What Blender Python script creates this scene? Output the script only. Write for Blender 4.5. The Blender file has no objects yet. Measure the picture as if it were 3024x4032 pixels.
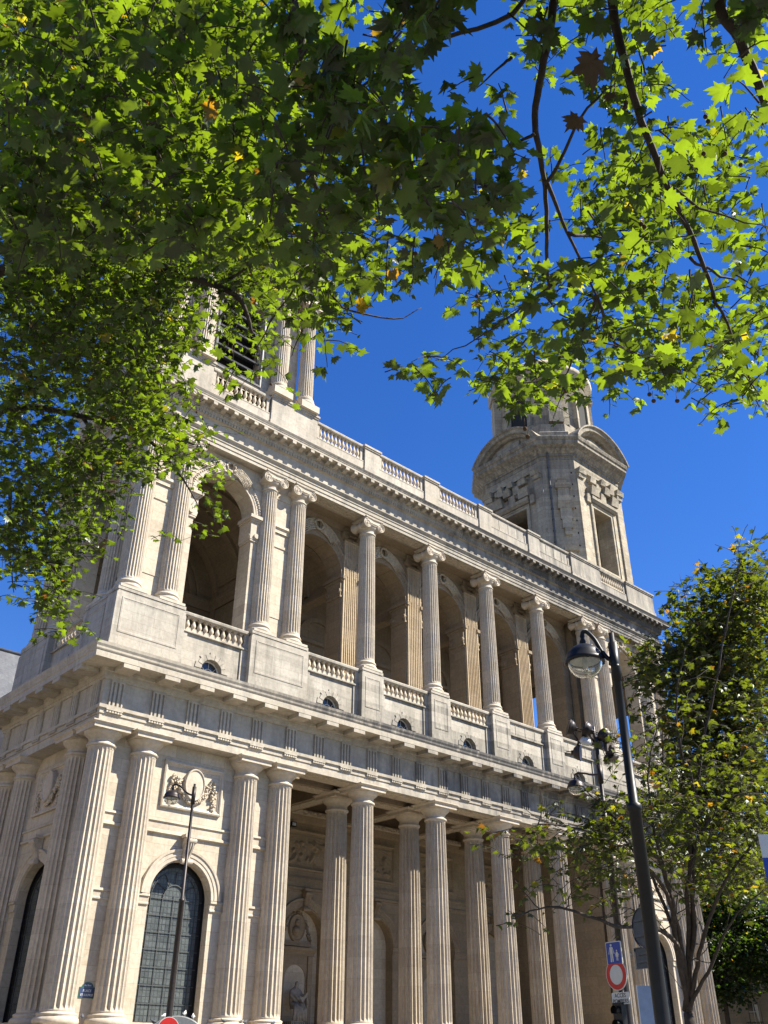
import bpy, math, random
import numpy as np
from mathutils import Vector, Matrix
R = math.radians
sc = bpy.context.scene
COL = sc.collection

# ---------------------------------------------------------------- camera
YAW, PIT, ROL = 0.7355, 0.5427, 0.0067
CAM = Vector((-19.527, -42.237, -1.7162))
FPX = 3581.4                     # focal length in photo pixels (3024 x 4032)
_fw = Vector((math.sin(YAW)*math.cos(PIT), math.cos(YAW)*math.cos(PIT), math.sin(PIT)))
_rt = Vector((math.cos(YAW), -math.sin(YAW), 0)); _up = _rt.cross(_fw)
RT = _rt*math.cos(ROL) + _up*math.sin(ROL); UP = -_rt*math.sin(ROL) + _up*math.cos(ROL); FW = _fw
cd = bpy.data.cameras.new('camera'); cam = bpy.data.objects.new('camera', cd); COL.objects.link(cam)
cd.sensor_fit = 'VERTICAL'; cd.sensor_height = 24.0; cd.sensor_width = 18.0
cd.lens = FPX/4032*24.0; cd.clip_end = 3000; cd.clip_start = 0.05
cam.matrix_world = Matrix(((RT.x, UP.x, -FW.x, CAM.x), (RT.y, UP.y, -FW.y, CAM.y), (RT.z, UP.z, -FW.z, CAM.z), (0, 0, 0, 1)))
sc.camera = cam

def at(px, py, d):
    """point seen at full-size photo pixel (px, py), d metres ahead of the lens"""
    return CAM + (FW + RT*((px-1512)/FPX) - UP*((py-2016)/FPX))*d
K = 3024/1659.0
def atd(px, py, d): return at(px*K, py*K, d)

# ---------------------------------------------------------------- sky and sun
SUN_AZ, SUN_EL = R(135), R(46)   # azimuth clockwise from +Y
w = bpy.data.worlds.new('World'); sc.world = w; w.use_nodes = True
nt = w.node_tree; bg = nt.nodes['Background']
sky = nt.nodes.new('ShaderNodeTexSky'); sky.sky_type = 'NISHITA'; sky.sun_disc = False
sky.sun_elevation = SUN_EL; sky.sun_rotation = SUN_AZ
sky.air_density = 1.0; sky.dust_density = 0.0; sky.ozone_density = 5.0; sky.altitude = 0
hs = nt.nodes.new('ShaderNodeHueSaturation'); hs.inputs['Saturation'].default_value = 1.26; hs.inputs['Value'].default_value = 1.0; hs.inputs['Hue'].default_value = .515
nt.links.new(sky.outputs[0], hs.inputs['Color']); nt.links.new(hs.outputs[0], bg.inputs[0]); bg.inputs[1].default_value = 0.074
sl = bpy.data.lights.new('sun', 'SUN'); sl.energy = 5.0; sl.angle = R(0.53); sl.color = (1.0, 0.94, 0.81)
so = bpy.data.objects.new('sun', sl); COL.objects.link(so)
sd = Vector((math.sin(SUN_AZ)*math.cos(SUN_EL), math.cos(SUN_AZ)*math.cos(SUN_EL), math.sin(SUN_EL)))
so.rotation_euler = sd.to_track_quat('Z', 'Y').to_euler(); so.location = (0, -40, 60)
sc.view_settings.view_transform = 'Standard'; sc.view_settings.look = 'None'
sc.view_settings.exposure = 1.42; sc.view_settings.gamma = 1.0
sc.cycles.use_denoising = True
sc.cycles.max_bounces = 7; sc.cycles.diffuse_bounces = 4; sc.cycles.transmission_bounces = 4; sc.cycles.transparent_max_bounces = 6

# ---------------------------------------------------------------- helpers
def tag(o, label=None, cat=None, group=None, kind=None):
    if label: o['label'] = label
    if cat: o['category'] = cat
    if group: o['group'] = group
    if kind: o['kind'] = kind
    return o
def empty(name, loc=(0, 0, 0)):
    o = bpy.data.objects.new(name, None); COL.objects.link(o); o.location = loc; o.empty_display_size = .3
    return o
def setparent(o, p):
    o.parent = p
    if p is not None:
        m = Matrix.Identity(4); q = p
        m = p_world(p); o.matrix_parent_inverse = m.inverted()
def p_world(o):
    m = o.matrix_basis.copy()
    if o.parent is not None: m = p_world(o.parent) @ o.matrix_parent_inverse @ m
    return m
def cyl_frame(d):
    d = d.normalized(); a = Vector((0, 0, 1)) if abs(d.z) < .9 else Vector((1, 0, 0))
    u = d.cross(a).normalized(); return u, d.cross(u).normalized()

SWAP = lambda x, y, z: (y, x, z)          # front facade -> left facade (mirror across the corner)
IDT = lambda x, y, z: (x, y, z)
def SHIFT(dx): return lambda x, y, z: (x+dx, y, z)

class MB:
    def __init__(s, T=None): s.v = []; s.f = []; s.T = T or IDT; s.sm = []
    def V(s, p): s.v.append(s.T(*p)); return len(s.v)-1
    def poly(s, pts, smooth=False):
        s.f.append([s.V(p) for p in pts]); s.sm.append(smooth)
    def quad(s, a, b, c, d): s.poly((a, b, c, d))
    def box(s, x0, x1, y0, y1, z0, z1):
        i = [s.V(p) for p in ((x0,y0,z0),(x1,y0,z0),(x1,y1,z0),(x0,y1,z0),(x0,y0,z1),(x1,y0,z1),(x1,y1,z1),(x0,y1,z1))]
        for q in ((0,3,2,1),(4,5,6,7),(0,1,5,4),(1,2,6,5),(2,3,7,6),(3,0,4,7)):
            s.f.append([i[k] for k in q]); s.sm.append(False)
    def hexa(s, b, t):
        i = [s.V(p) for p in b] + [s.V(p) for p in t]
        for q in ((0,3,2,1),(4,5,6,7),(0,1,5,4),(1,2,6,5),(2,3,7,6),(3,0,4,7)):
            s.f.append([i[k] for k in q]); s.sm.append(False)
    def rings(s, rr, closed=True, smooth=False, cap0=False, cap1=False):
        idx = [[s.V(p) for p in r] for r in rr]; n = len(rr[0])
        for a, b in zip(idx, idx[1:]):
            for k in range(n if closed else n-1):
                j = (k+1) % n; s.f.append([a[k], a[j], b[j], b[k]]); s.sm.append(smooth)
        if cap0: s.f.append(idx[0][::-1]); s.sm.append(False)
        if cap1: s.f.append(idx[-1]); s.sm.append(False)
    def lathe(s, prof, cx, cy, n=32, a0=0, a1=2*math.pi, smooth=True, cap0=False, cap1=False):
        full = abs(a1-a0-2*math.pi) < 1e-6; m = n if full else n+1
        s.rings([[(cx+r*math.cos(a0+(a1-a0)*k/n), cy+r*math.sin(a0+(a1-a0)*k/n), z) for k in range(m)] for r, z in prof], full, smooth, cap0, cap1)
    def tube(s, pts, rad, n=6, smooth=True, caps=True):
        pts = [Vector(p) for p in pts]; rr = []
        u = None
        for i, p in enumerate(pts):
            d = (pts[min(i+1, len(pts)-1)] - pts[max(i-1, 0)])
            if d.length < 1e-9: d = Vector((0, 0, 1))
            d.normalize()
            if u is None: u, _ = cyl_frame(d)
            u = (u - d*u.dot(d))
            if u.length < 1e-6: u, _ = cyl_frame(d)
            u.normalize(); v = d.cross(u)
            r = rad[i] if isinstance(rad, (list, tuple)) else rad
            rr.append([tuple(p + u*(r*math.cos(2*math.pi*k/n)) + v*(r*math.sin(2*math.pi*k/n))) for k in range(n)])
        s.rings(rr, True, smooth, caps, caps)
    def ringsweep(s, rect, prof, closed=True):
        X0, X1, Y0, Y1 = rect
        s.rings([[(X0-o, Y0-o, z), (X1+o, Y0-o, z), (X1+o, Y1+o, z), (X0-o, Y1+o, z)] for o, z in prof], True)
    def usweep(s, rect, prof):
        X0, X1, Y0, Y1 = rect
        s.rings([[(X0-o, Y1+o, z), (X0-o, Y0-o, z), (X1+o, Y0-o, z), (X1+o, Y1+o, z)] for o, z in prof], False)
    def xsweep(s, x0, x1, prof):
        s.rings([[(x, y, z) for y, z in prof] for x in (x0, x1)], True, False, True, True)
    def ball(s, c, r, n=6, m=4, sz=1.0):
        c = Vector(c)
        rr = [[(c.x+r*math.sin(math.pi*i/m)*math.cos(2*math.pi*k/n), c.y+r*math.sin(math.pi*i/m)*math.sin(2*math.pi*k/n), c.z-sz*r*math.cos(math.pi*i/m)) for k in range(n)] for i in range(m+1)]
        s.rings(rr, True, True)
    def bay(s, u0, u1, z0, z1, w, cx, r, zb, zs, depth, n=28, back=False):
        """wall face with one round arched opening and its reveals"""
        arc = [(cx+r*math.cos(math.pi-math.pi*k/n), zs+r*math.sin(math.pi*k/n)) for k in range(n+1)]
        for ww in ((w, w+depth) if back else (w,)):
            s.poly([(u0,ww,z0),(cx-r,ww,z0),(cx-r,ww,z1),(u0,ww,z1)])
            s.poly([(cx+r,ww,z0),(u1,ww,z0),(u1,ww,z1),(cx+r,ww,z1)])
            if zb > z0+1e-4: s.poly([(cx-r,ww,z0),(cx+r,ww,z0),(cx+r,ww,zb),(cx-r,ww,zb)])
            for a, b in zip(arc, arc[1:]):
                s.poly([(a[0],ww,a[1]),(b[0],ww,b[1]),(b[0],ww,z1),(a[0],ww,z1)])
        out = [(cx-r, zb)] + arc + [(cx+r, zb)]
        for a, b in zip(out, out[1:]):
            s.poly([(a[0],w,a[1]),(b[0],w,b[1]),(b[0],w+depth,b[1]),(a[0],w+depth,a[1])])
        s.poly([(cx-r,w,zb),(cx+r,w,zb),(cx+r,w+depth,zb),(cx-r,w+depth,zb)])
    def rectbay(s, u0, u1, z0, z1, w, a0, a1, b0, b1, depth):
        for q in ((u0,a0,z0,z1),(a1,u1,z0,z1),(a0,a1,z0,b0),(a0,a1,b1,z1)):
            if q[1]-q[0] > 1e-4 and q[3]-q[2] > 1e-4:
                s.poly([(q[0],w,q[2]),(q[1],w,q[2]),(q[1],w,q[3]),(q[0],w,q[3])])
        c = [(a0,b0),(a1,b0),(a1,b1),(a0,b1)]
        for k in range(4):
            a, b = c[k], c[(k+1)%4]; s.poly([(a[0],w,a[1]),(b[0],w,b[1]),(b[0],w+depth,b[1]),(a[0],w+depth,a[1])])
    def archring(s, cx, zs, prof, n=28, legs=None):
        """moulding along an arch; prof = [(radius, w)], closed; legs = z down to which it runs straight"""
        rr = []
        if legs is not None: rr.append([(cx-r, ww, legs) for r, ww in prof])
        rr += [[(cx-r*math.cos(math.pi*k/n), ww, zs+r*math.sin(math.pi*k/n)) for r, ww in prof] for k in range(n+1)]
        if legs is not None: rr.append([(cx+r, ww, legs) for r, ww in prof])
        s.rings(rr, True, False, True, True)
    def frame(s, u0, u1, z0, z1, prof):
        """rectangular picture frame; prof = [(inset, w)] open strip from outside in"""
        s.rings([[(u0+i,ww,z0+i),(u1-i,ww,z0+i),(u1-i,ww,z1-i),(u0+i,ww,z1-i)] for i, ww in prof], True)
    def mesh(s, name):
        m = bpy.data.meshes.new(name); m.from_pydata(s.v, [], s.f); m.polygons.foreach_set('use_smooth', s.sm); m.update(); return m
    def build(s, name, mat, parent=None):
        m = s.mesh(name); m.materials.append(mat)
        o = bpy.data.objects.new(name, m); COL.objects.link(o)
        if parent is not None: setparent(o, parent)
        return o
def inst(src, name, parent, loc=(0, 0, 0), mat4=None):
    """copy of one object (shares its mesh) placed by an absolute offset or matrix"""
    o = src.copy(); o.name = name; COL.objects.link(o)
    o.matrix_basis = mat4 if mat4 is not None else Matrix.Translation(loc)
    setparent(o, parent)
    return o
M_SWAP = Matrix(((0,1,0,0),(1,0,0,0),(0,0,1,0),(0,0,0,1)))

# ---------------------------------------------------------------- materials
def newmat(name):
    m = bpy.data.materials.new(name); m.use_nodes = True; n = m.node_tree; b = n.nodes['Principled BSDF']
    return m, n, b
def N(n, t, **kw):
    x = n.nodes.new(t)
    for k, v in kw.items():
        if k in ('operation', 'blend_type', 'data_type', 'noise_dimensions', 'feature', 'distance', 'offset', 'squash', 'attribute_name', 'offset_frequency', 'squash_frequency'): setattr(x, k, v)
    return x
def math_(n, op, a, b=None, clamp=False):
    x = n.nodes.new('ShaderNodeMath'); x.operation = op; x.use_clamp = clamp
    for i, q in enumerate((a, b)):
        if q is None: continue
        if isinstance(q, (int, float)): x.inputs[i].default_value = q
        else: n.links.new(q, x.inputs[i])
    return x.outputs[0]
def mix_(n, fac, a, b, mode='MIX'):
    x = n.nodes.new('ShaderNodeMix'); x.data_type = 'RGBA'; x.blend_type = mode
    if isinstance(fac, (int, float)): x.inputs[0].default_value = fac
    else: n.links.new(fac, x.inputs[0])
    for i, q in ((6, a), (7, b)):
        if isinstance(q, tuple): x.inputs[i].default_value = (*q, 1) if len(q) == 3 else q
        else: n.links.new(q, x.inputs[i])
    return x.outputs[2]
def noise_(n, vec, scale, detail=3, rough=.55):
    x = n.nodes.new('ShaderNodeTexNoise'); x.inputs['Scale'].default_value = scale; x.inputs['Detail'].default_value = detail; x.inputs['Roughness'].default_value = rough
    if vec is not None: n.links.new(vec, x.inputs['Vector'])
    return x.outputs[0]
def ramp_(n, f, stops):
    x = n.nodes.new('ShaderNodeValToRGB'); e = x.color_ramp.elements
    while len(e) < len(stops): e.new(.5)
    for q, (p, c) in zip(e, stops): q.position = p; q.color = (c, c, c, 1) if isinstance(c, (int, float)) else (*c, 1)
    n.links.new(f, x.inputs[0]); return x.outputs[0]

def stone(name, base, alt, dirt=(.12, .11, .095), dirtamt=.35, bw=1.5, bh=.62, joints=True, zrow=True, rough=.85, carve=0, xdirt=None, bumpd=.02, blockvar=.5, bands=()):
    m, n, b = newmat(name)
    g = n.nodes.new('ShaderNodeNewGeometry'); sp = n.nodes.new('ShaderNodeSeparateXYZ'); n.links.new(g.outputs['Position'], sp.inputs[0])
    u = math_(n, 'ADD', sp.outputs[0], sp.outputs[1])
    cb = n.nodes.new('ShaderNodeCombineXYZ'); n.links.new(u, cb.inputs[0]); n.links.new(sp.outputs[2], cb.inputs[1])
    big = noise_(n, g.outputs['Position'], .35, 5, .6)
    fine = noise_(n, g.outputs['Position'], 5.0, 6, .65)
    c = mix_(n, ramp_(n, big, [(.35, 0.0), (.68, 1.0)]), base, alt)
    c = mix_(n, .55, c, ramp_(n, fine, [(.3, (.55, .53, .5)), (.7, (1., 1., 1.))]), 'MULTIPLY')
    hgt = fine
    if joints or zrow:
        br = n.nodes.new('ShaderNodeTexBrick'); n.links.new(cb.outputs[0], br.inputs['Vector'])
        br.inputs['Scale'].default_value = 1; br.inputs['Brick Width'].default_value = bw if joints else 400; br.inputs['Row Height'].default_value = bh
        br.inputs['Mortar Size'].default_value = .011; br.inputs['Mortar Smooth'].default_value = .3; br.inputs['Bias'].default_value = 0
        br.inputs['Color1'].default_value = (.74, .72, .70, 1); br.inputs['Color2'].default_value = (1, .99, .97, 1); br.inputs['Mortar'].default_value = (.52, .48, .43, 1)
        br.offset = .5
        c = mix_(n, blockvar, c, br.outputs['Color'], 'MULTIPLY')
    # rain streaks and soot
    st = n.nodes.new('ShaderNodeMapping'); st.inputs['Scale'].default_value = (1.9, 1.9, .16); n.links.new(g.outputs['Position'], st.inputs[0])
    s1 = noise_(n, st.outputs[0], 1.0, 5, .65)
    s2 = noise_(n, g.outputs['Position'], .8, 4, .6)
    d = math_(n, 'MULTIPLY', ramp_(n, s1, [(.45, 0.), (.75, 1.)]), ramp_(n, s2, [(.35, .25), (.7, 1.)]))
    d = math_(n, 'MULTIPLY', d, dirtamt)
    if xdirt:
        x0, x1, amt = xdirt
        mr = n.nodes.new('ShaderNodeMapRange'); mr.inputs[1].default_value = x0; mr.inputs[2].default_value = x1; n.links.new(sp.outputs[0], mr.inputs[0])
        e = math_(n, 'MULTIPLY', mr.outputs[0], math_(n, 'MULTIPLY', ramp_(n, s2, [(.3, .3), (.62, 1.)]), amt))
        d = math_(n, 'ADD', d, e, True)
    for z0, z1, x0, amt in bands:      # black weathering crust that clings to one course
        zf = math_(n, 'MULTIPLY', math_(n, 'GREATER_THAN', sp.outputs[2], z0), math_(n, 'LESS_THAN', sp.outputs[2], z1))
        mr = n.nodes.new('ShaderNodeMapRange'); mr.inputs[1].default_value = x0-10; mr.inputs[2].default_value = x0+10; n.links.new(sp.outputs[0], mr.inputs[0])
        st2 = n.nodes.new('ShaderNodeMapping'); st2.inputs['Scale'].default_value = (3.2, 3.2, .5); n.links.new(g.outputs['Position'], st2.inputs[0])
        s3 = ramp_(n, noise_(n, st2.outputs[0], 1.0, 5, .7), [(.30, .1), (.58, 1.)])
        d = math_(n, 'ADD', d, math_(n, 'MULTIPLY', math_(n, 'MULTIPLY', zf, mr.outputs[0]), math_(n, 'MULTIPLY', s3, amt)), True)
    c = mix_(n, d, c, dirt)
    n.links.new(c, b.inputs['Base Color']); b.inputs['Roughness'].default_value = rough; b.inputs['Specular IOR Level'].default_value = .25
    bp = n.nodes.new('ShaderNodeBump'); bp.inputs['Strength'].default_value = .5; bp.inputs['Distance'].default_value = bumpd
    if carve:
        vo = n.nodes.new('ShaderNodeTexVoronoi'); vo.feature = 'SMOOTH_F1'; vo.inputs['Scale'].default_value = carve; n.links.new(g.outputs['Position'], vo.inputs['Vector'])
        hgt = math_(n, 'ADD', vo.outputs[0], math_(n, 'MULTIPLY', fine, .6)); bp.inputs['Strength'].default_value = 1.0; bp.inputs['Distance'].default_value = .16
    n.links.new(hgt, bp.inputs['Height']); n.links.new(bp.outputs[0], b.inputs['Normal'])
    return m
def plain(name, col, rough=.6, metal=0., var=.25, scale=8, spec=.4, bump=0.):
    m, n, b = newmat(name)
    g = n.nodes.new('ShaderNodeNewGeometry'); f = noise_(n, g.outputs['Position'], scale, 5, .6)
    c = mix_(n, ramp_(n, f, [(.3, 0.), (.7, 1.)]), tuple(x*(1-var) for x in col), tuple(min(1, x*(1+var)) for x in col))
    n.links.new(c, b.inputs['Base Color']); b.inputs['Roughness'].default_value = rough; b.inputs['Metallic'].default_value = metal; b.inputs['Specular IOR Level'].default_value = spec
    if bump:
        bp = n.nodes.new('ShaderNodeBump'); bp.inputs['Distance'].default_value = bump; n.links.new(f, bp.inputs['Height']); n.links.new(bp.outputs[0], b.inputs['Normal'])
    return m
CREAM, WARM = (.575, .51, .41), (.51, .44, .34)
S_WALL = stone('cream_ashlar', CREAM, WARM, dirtamt=.3, blockvar=.7)
S_COL = stone('fluted_stone', (.575, .51, .415), (.51, .44, .345), joints=False, bh=1.05, dirt=(.15, .115, .08), dirtamt=.3, blockvar=.55, bands=((-1, 11.3, 15, .42),))
S_TRIM = stone('trim_stone', (.565, .50, .405), (.50, .43, .34), joints=True, bw=1.9, bh=9, dirtamt=.35, blockvar=.3)
S_CORN = stone('soiled_cornice_stone', (.51, .46, .38), (.45, .40, .32), dirt=(.09, .085, .08), dirtamt=.6, bw=1.7, bh=9, xdirt=(6, 42, .8), blockvar=.35, bands=((15.5, 16.2, 6, .85), (33.86, 34.4, 16, .95), (33.0, 33.72, 30, .6), (14.6, 15.16, 22, .5), (13.31, 14.6, 14, .22), (32.04, 32.95, 28, .4)))
S_PED = stone('pale_washed_stone', (.47, .435, .375), (.41, .37, .305), dirt=(.11, .10, .085), dirtamt=.95, bw=1.3, bh=.5, blockvar=.6, bands=((15.9, 17.6, 14, .55), (18.3, 18.8, 14, .6)))
S_ATTIC = stone('pale_attic_stone', (.49, .45, .385), (.43, .38, .31), dirt=(.12, .112, .10), bands=((35.2, 37.4, 31, .55), (34.2, 35.0, 20, .35)), dirtamt=.85, bw=1.2, bh=.55, blockvar=.45)
S_IN = stone('shade_darkened_inner_stone', (.33, .265, .185), (.28, .22, .15), dirtamt=.45, bh=.6, blockvar=.6)  # warm inner stone, recess shade put into its darker base colour
S_TAN = stone('tan_pilaster_stone', (.56, .46, .33), (.49, .385, .255), joints=False, bh=.9, dirtamt=.45, blockvar=.5)
S_ROUGH = stone('rough_tower_stone', (.53, .47, .36), (.43, .37, .275), dirt=(.11, .10, .085), dirtamt=.75, bw=.95, bh=.42, bumpd=.08, blockvar=1.0, bands=((48.9, 51.35, 20, .7), (51.35, 56, 20, .5), (44.7, 48.9, 20, .3)))
S_CARVE = stone('carved_stone', (.52, .45, .35), (.47, .40, .30), joints=False, zrow=False, carve=5.5)
S_BAL = stone('baluster_stone', (.58, .50, .385), (.50, .42, .31), joints=False, zrow=False, dirtamt=.4)
SLATE = stone('slate_roofing', (.13, .14, .165), (.10, .11, .135), dirt=(.2, .2, .21), dirtamt=.6, bw=.3, bh=.2, rough=.55, blockvar=.7)
BLACK = plain('black_paint', (.009, .009, .010), .45, .0, spec=.3)
DARKM = plain('dark_brown_metal', (.028, .021, .019), .45, .3)
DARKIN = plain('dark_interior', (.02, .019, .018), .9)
LEAD = plain('lead_flashing', (.10, .10, .105), .55, .3)
# ================================================================= ground
ZG = -3.35
mb = MB(); mb.quad((-900,-900,ZG-.15),(900,-900,ZG-.15),(900,900,ZG-.15),(-900,900,ZG-.15))
ASPH = plain('asphalt', (.10,.097,.092), .9, var=.2, scale=3); tag(mb.build('ground', ASPH), kind='structure')
PAVE = stone('pale_paving', (.22,.20,.165), (.18,.16,.13), bw=.9, bh=.9, dirtamt=.3)
mb = MB(); mb.box(-60,110,-41,2.4,ZG-.6,ZG); tag(mb.build('pavement', PAVE), kind='structure')

# ================================================================= church
P_, W_, B_ = 2.3469, 6.2600, 6.1741
XC = [0, P_, P_+W_, 2*P_+W_]; XC += [XC[3]+B_*k for k in range(1, 5)]
X9 = XC[3]+5*B_; XC += [X9, X9+P_, X9+P_+W_, X9+2*P_+W_]
XE = XC[11]; DS = X9                        # facade width; shift from north to south pavilion
TC = XC[3]/2                               # centre of a pavilion bay
RECT = (0, XE, 0, 10.95)
church = empty('church', (XE/2, 5, ZG))
tag(church, 'two-storey pale stone church front with fluted columns, balustrades and two unequal towers', 'church')

# --- stylobate
mb = MB()
mb.box(-1.35, XE+1.35, -1.35, 12.3, ZG-.3, -.72)
for i in range(7): mb.box(XC[3]+1.2, X9-1.2, -1.4-.36*(7-i), -1.36-.36*(6-i)+.001*i, ZG-.3, -.72-.37*(7-i)+.0)
mb.build('stylobate', S_TRIM, church)

# --- columns -------------------------------------------------------
def shaft_mesh(name, z0, z1, r0, r1, nfl, dep, mat, per=8, fillet=.16):
    mb = MB(); zs = [z0-.02, z0+.05, z0+.12, z0+.22, z0+(z1-z0)*.33, z0+(z1-z0)*.66, z1-.24, z1-.12, z1-.05, z1]
    ds = [0, .0, .62, 1, 1, 1, 1, .62, 0, 0]; rr = []
    for z, d in zip(zs, ds):
        t = max(0, min(1, (z-z0)/(z1-z0))); e = t if t < .33 else t
        r = r0 - (r0-r1)*(t**1.6 if t > 0 else 0)
        ring = []
        for k in range(nfl*per):
            ph = (k % per)/per; a = 2*math.pi*k/(nfl*per)
            q = (ph - fillet/2)/(1-fillet)
            f = math.sqrt(max(0, 1-(2*q-1)**2)) if 0 < q < 1 else 0
            rad = r - dep*d*f; ring.append((rad*math.cos(a), rad*math.sin(a), z))
        rr.append(ring)
    mb.rings(rr, True, False); return mb
class Col: pass
def column_kit(kind):
    k = Col()
    if kind == 'doric':
        k.shaft = shaft_mesh('s', 0.0, 11.36, .735, .635, 20, .085, S_COL)
        b = MB(); b.box(-.98,.98,-.98,.98,-.74,-.5)
        b.lathe([(.92,-.498),(.97,-.44),(.985,-.36),(.96,-.28),(.90,-.22),(.84,-.2),(.835,-.16),(.86,-.13),(.86,-.09),(.83,-.06),(.76,-.04),(.735,-.018)],0,0,40)
        c = MB(); c.lathe([(.635,11.36),(.66,11.37),(.71,11.40),(.725,11.45),(.71,11.50),(.66,11.53),(.635,11.55),(.635,11.74),(.66,11.745),(.665,11.80),(.69,11.81),(.70,11.84),(.80,11.90),(.88,11.98),(.925,12.06),(.93,12.095)],0,0,40)
        h = .98
        c.box(-h,h,-h,h,12.097,12.255)
        c.rings([[(sx*q,sy*q,z) for sx,sy in ((-1,-1),(1,-1),(1,1),(-1,1))] for q,z in ((.985,12.257),(1.0,12.285),(1.075,12.35),(1.10,12.36),(1.10,12.418))], True, False, True, True)
    else:
        k.shaft = shaft_mesh('s', 20.50, 29.86, .615, .535, 24, .062, S_COL)
        b = MB(); b.box(-.80,.80,-.80,.80,19.78,19.93)
        b.lathe([(.74,19.932),(.78,19.99),(.785,20.06),(.74,20.13),(.68,20.15),(.655,20.20),(.67,20.26),(.70,20.28),(.715,20.33),(.69,20.39),(.655,20.41),(.65,20.44),(.62,20.47),(.615,20.48)],0,0,40)
        c = MB(); c.lathe([(.535,29.86),(.57,29.87),(.605,29.91),(.60,29.96),(.555,29.985),(.54,30.0),(.54,30.26),(.60,30.28),(.68,30.40),(.70,30.50),(.62,30.55)],0,0,32)
        # bolsters and spiral faces
        for sx in (-1, 1):
            cx, cz = sx*.60, 30.56
            prof = [(.335,-.70),(.335,-.60),(.24,-.35),(.20,-.08),(.26,-.02),(.26,.02),(.20,.08),(.24,.35),(.335,.60),(.335,.70)]
            c.rings([[(cx+r*math.cos(2*math.pi*q/20), y, cz+r*math.sin(2*math.pi*q/20)) for q in range(20)] for r, y in prof], True, False, True, True)
            for sy in (-1, 1):
                pts = []; rad = []
                for t in range(44):
                    a = math.pi/2 + sx*(-1)*t/43*2*math.pi*2.4*(1); r = .315*(1-t/43)**.9+.05
                    pts.append((cx - 0*sx + r*math.cos(a), sy*.715, cz+r*math.sin(a))); rad.append(.036-.018*t/43)
                c.tube(pts, rad, 5, True)
                c.rings([[(cx+.06*math.cos(2*math.pi*q/8), sy*yy, cz+.06*math.sin(2*math.pi*q/8)) for q in range(8)] for yy in (.70,.76)], True, False, True, True)
        for sy in (-1, 1):
            c.box(-.60,.60,sy*.66-.05,sy*.66+.05,30.60,30.86)
            for q in range(7): c.ball((-.36+.12*q, sy*.70, 30.66), .062, 6, 4, 1.4)
            for q in range(-2, 3): c.ball((q*.1, sy*.70, 30.50+.02*abs(q)), .05, 5, 4, 1.2)
        c.rings([[(sx*(q-(.07 if fl else 0)),sy*(q-(.07 if fl else 0)),z) for sx,sy,fl in ((-1,-1,0),(0,-1,1),(1,-1,0),(1,0,1),(1,1,0),(0,1,1),(-1,1,0),(-1,0,1))] for q,z in ((.72,30.87),(.73,30.96),(.80,31.02),(.81,31.115))], True, False, True, True)
    k.b, k.c = b, c
    return k
protos = {}
def put_column(kind, x, y, name, label=None):
    if kind not in protos:
        k = column_kit(kind)
        s = k.shaft.build(name, S_COL, None); b = k.b.build('column_base', S_TRIM, None); c = k.c.build('capital', S_TRIM, None)
        protos[kind] = (s, b, c)
        for o in (s, b, c): o.location = (x, y, 0)
        setparent(s, church); setparent(b, s); setparent(c, s)
        if label: s['label'] = label
        return s
    s0, b0, c0 = protos[kind]
    s = inst(s0, name, church, (x, y, 0))
    if label: s['label'] = label
    inst(b0, 'column_base', s, (x, y, 0)); inst(c0, 'capital', s, (x, y, 0))
    return s
for x in XC: put_column('doric', x, 0, 'doric_column')
YB = 2.4337
for x in XC[4:8]: put_column('doric', x, YB, 'doric_column')
for y in (XC[1], XC[2], XC[3]): put_column('doric', 0, y, 'doric_column')
for x in XC: put_column('ionic', x, 0, 'ionic_column')
for y in (XC[1], XC[2], XC[3]): put_column('ionic', 0, y, 'ionic_column')

# --- lower entablature ----------------------------------------------
mb = MB()
mb.ringsweep(RECT, [(-.72,12.9),(-.72,12.42),(.70,12.42),(.70,12.86),(.755,12.865),(.755,13.12),(.85,13.125),(.86,13.29),(.72,13.30),(.72,14.60),(.80,14.605),(.82,14.74),(.86,14.75),(.88,14.95),(.95,15.0),(.98,15.165),(1.99,15.165),(1.99,15.48),(2.02,15.50),(2.05,15.56),(2.05,15.66),(2.11,15.78),(2.13,15.92),(2.10,15.93),(.6,16.08)])
ent = mb.build('lower_entablature', S_CORN, church)
# blank metopes are the frieze itself; triglyphs (with their guttae) and mutules are pieces of it
def trig_mb():
    m = MB(); z0, z1 = 13.30, 14.60
    for a, b in ((-.37,-.29),(-.17,-.055),(.055,.17),(.29,.37)):
        m.rings([[(a-.045 if a > -.3 else a,-.723,z0+.0),(a,-.83,z0),(b,-.83,z0),(b+.045 if b < .3 else b,-.723,z0)], [(a-.045 if a > -.3 else a,-.723,z1-.1),(a,-.83,z1-.1),(b,-.83,z1-.1),(b+.045 if b < .3 else b,-.723,z1-.1)]], False)
    m.box(-.37,.37,-.835,-.721,z1-.1,z1-.004)
    m.box(-.37,.37,-.735,-.721,z0,z1-.1)
    m.box(-.45,.45,-.852,-.757,13.06,13.123)
    for q in range(6):
        x = -.375+.15*q; m.rings([[(x+sx*r, -.80+sy*r*.6, z) for sx, sy in ((-1,-1),(1,-1),(1,1),(-1,1))] for r, z in ((.06,12.945),(.042,13.06))], True, False, True)
    return m
def mut_mb():
    m = MB(); m.box(-.44,.44,-1.975,-.99,14.94,15.163); return m
tx = [0, P_] + [P_+W_/3*k for k in (1, 2)] + [XC[2], XC[3]]
txs = list(tx) + [XC[3]+B_/3*k for k in range(1, 16)] + [X9+t-0 for t in tx]
tx_side = tx[1:]
t0 = m0 = None
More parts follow.
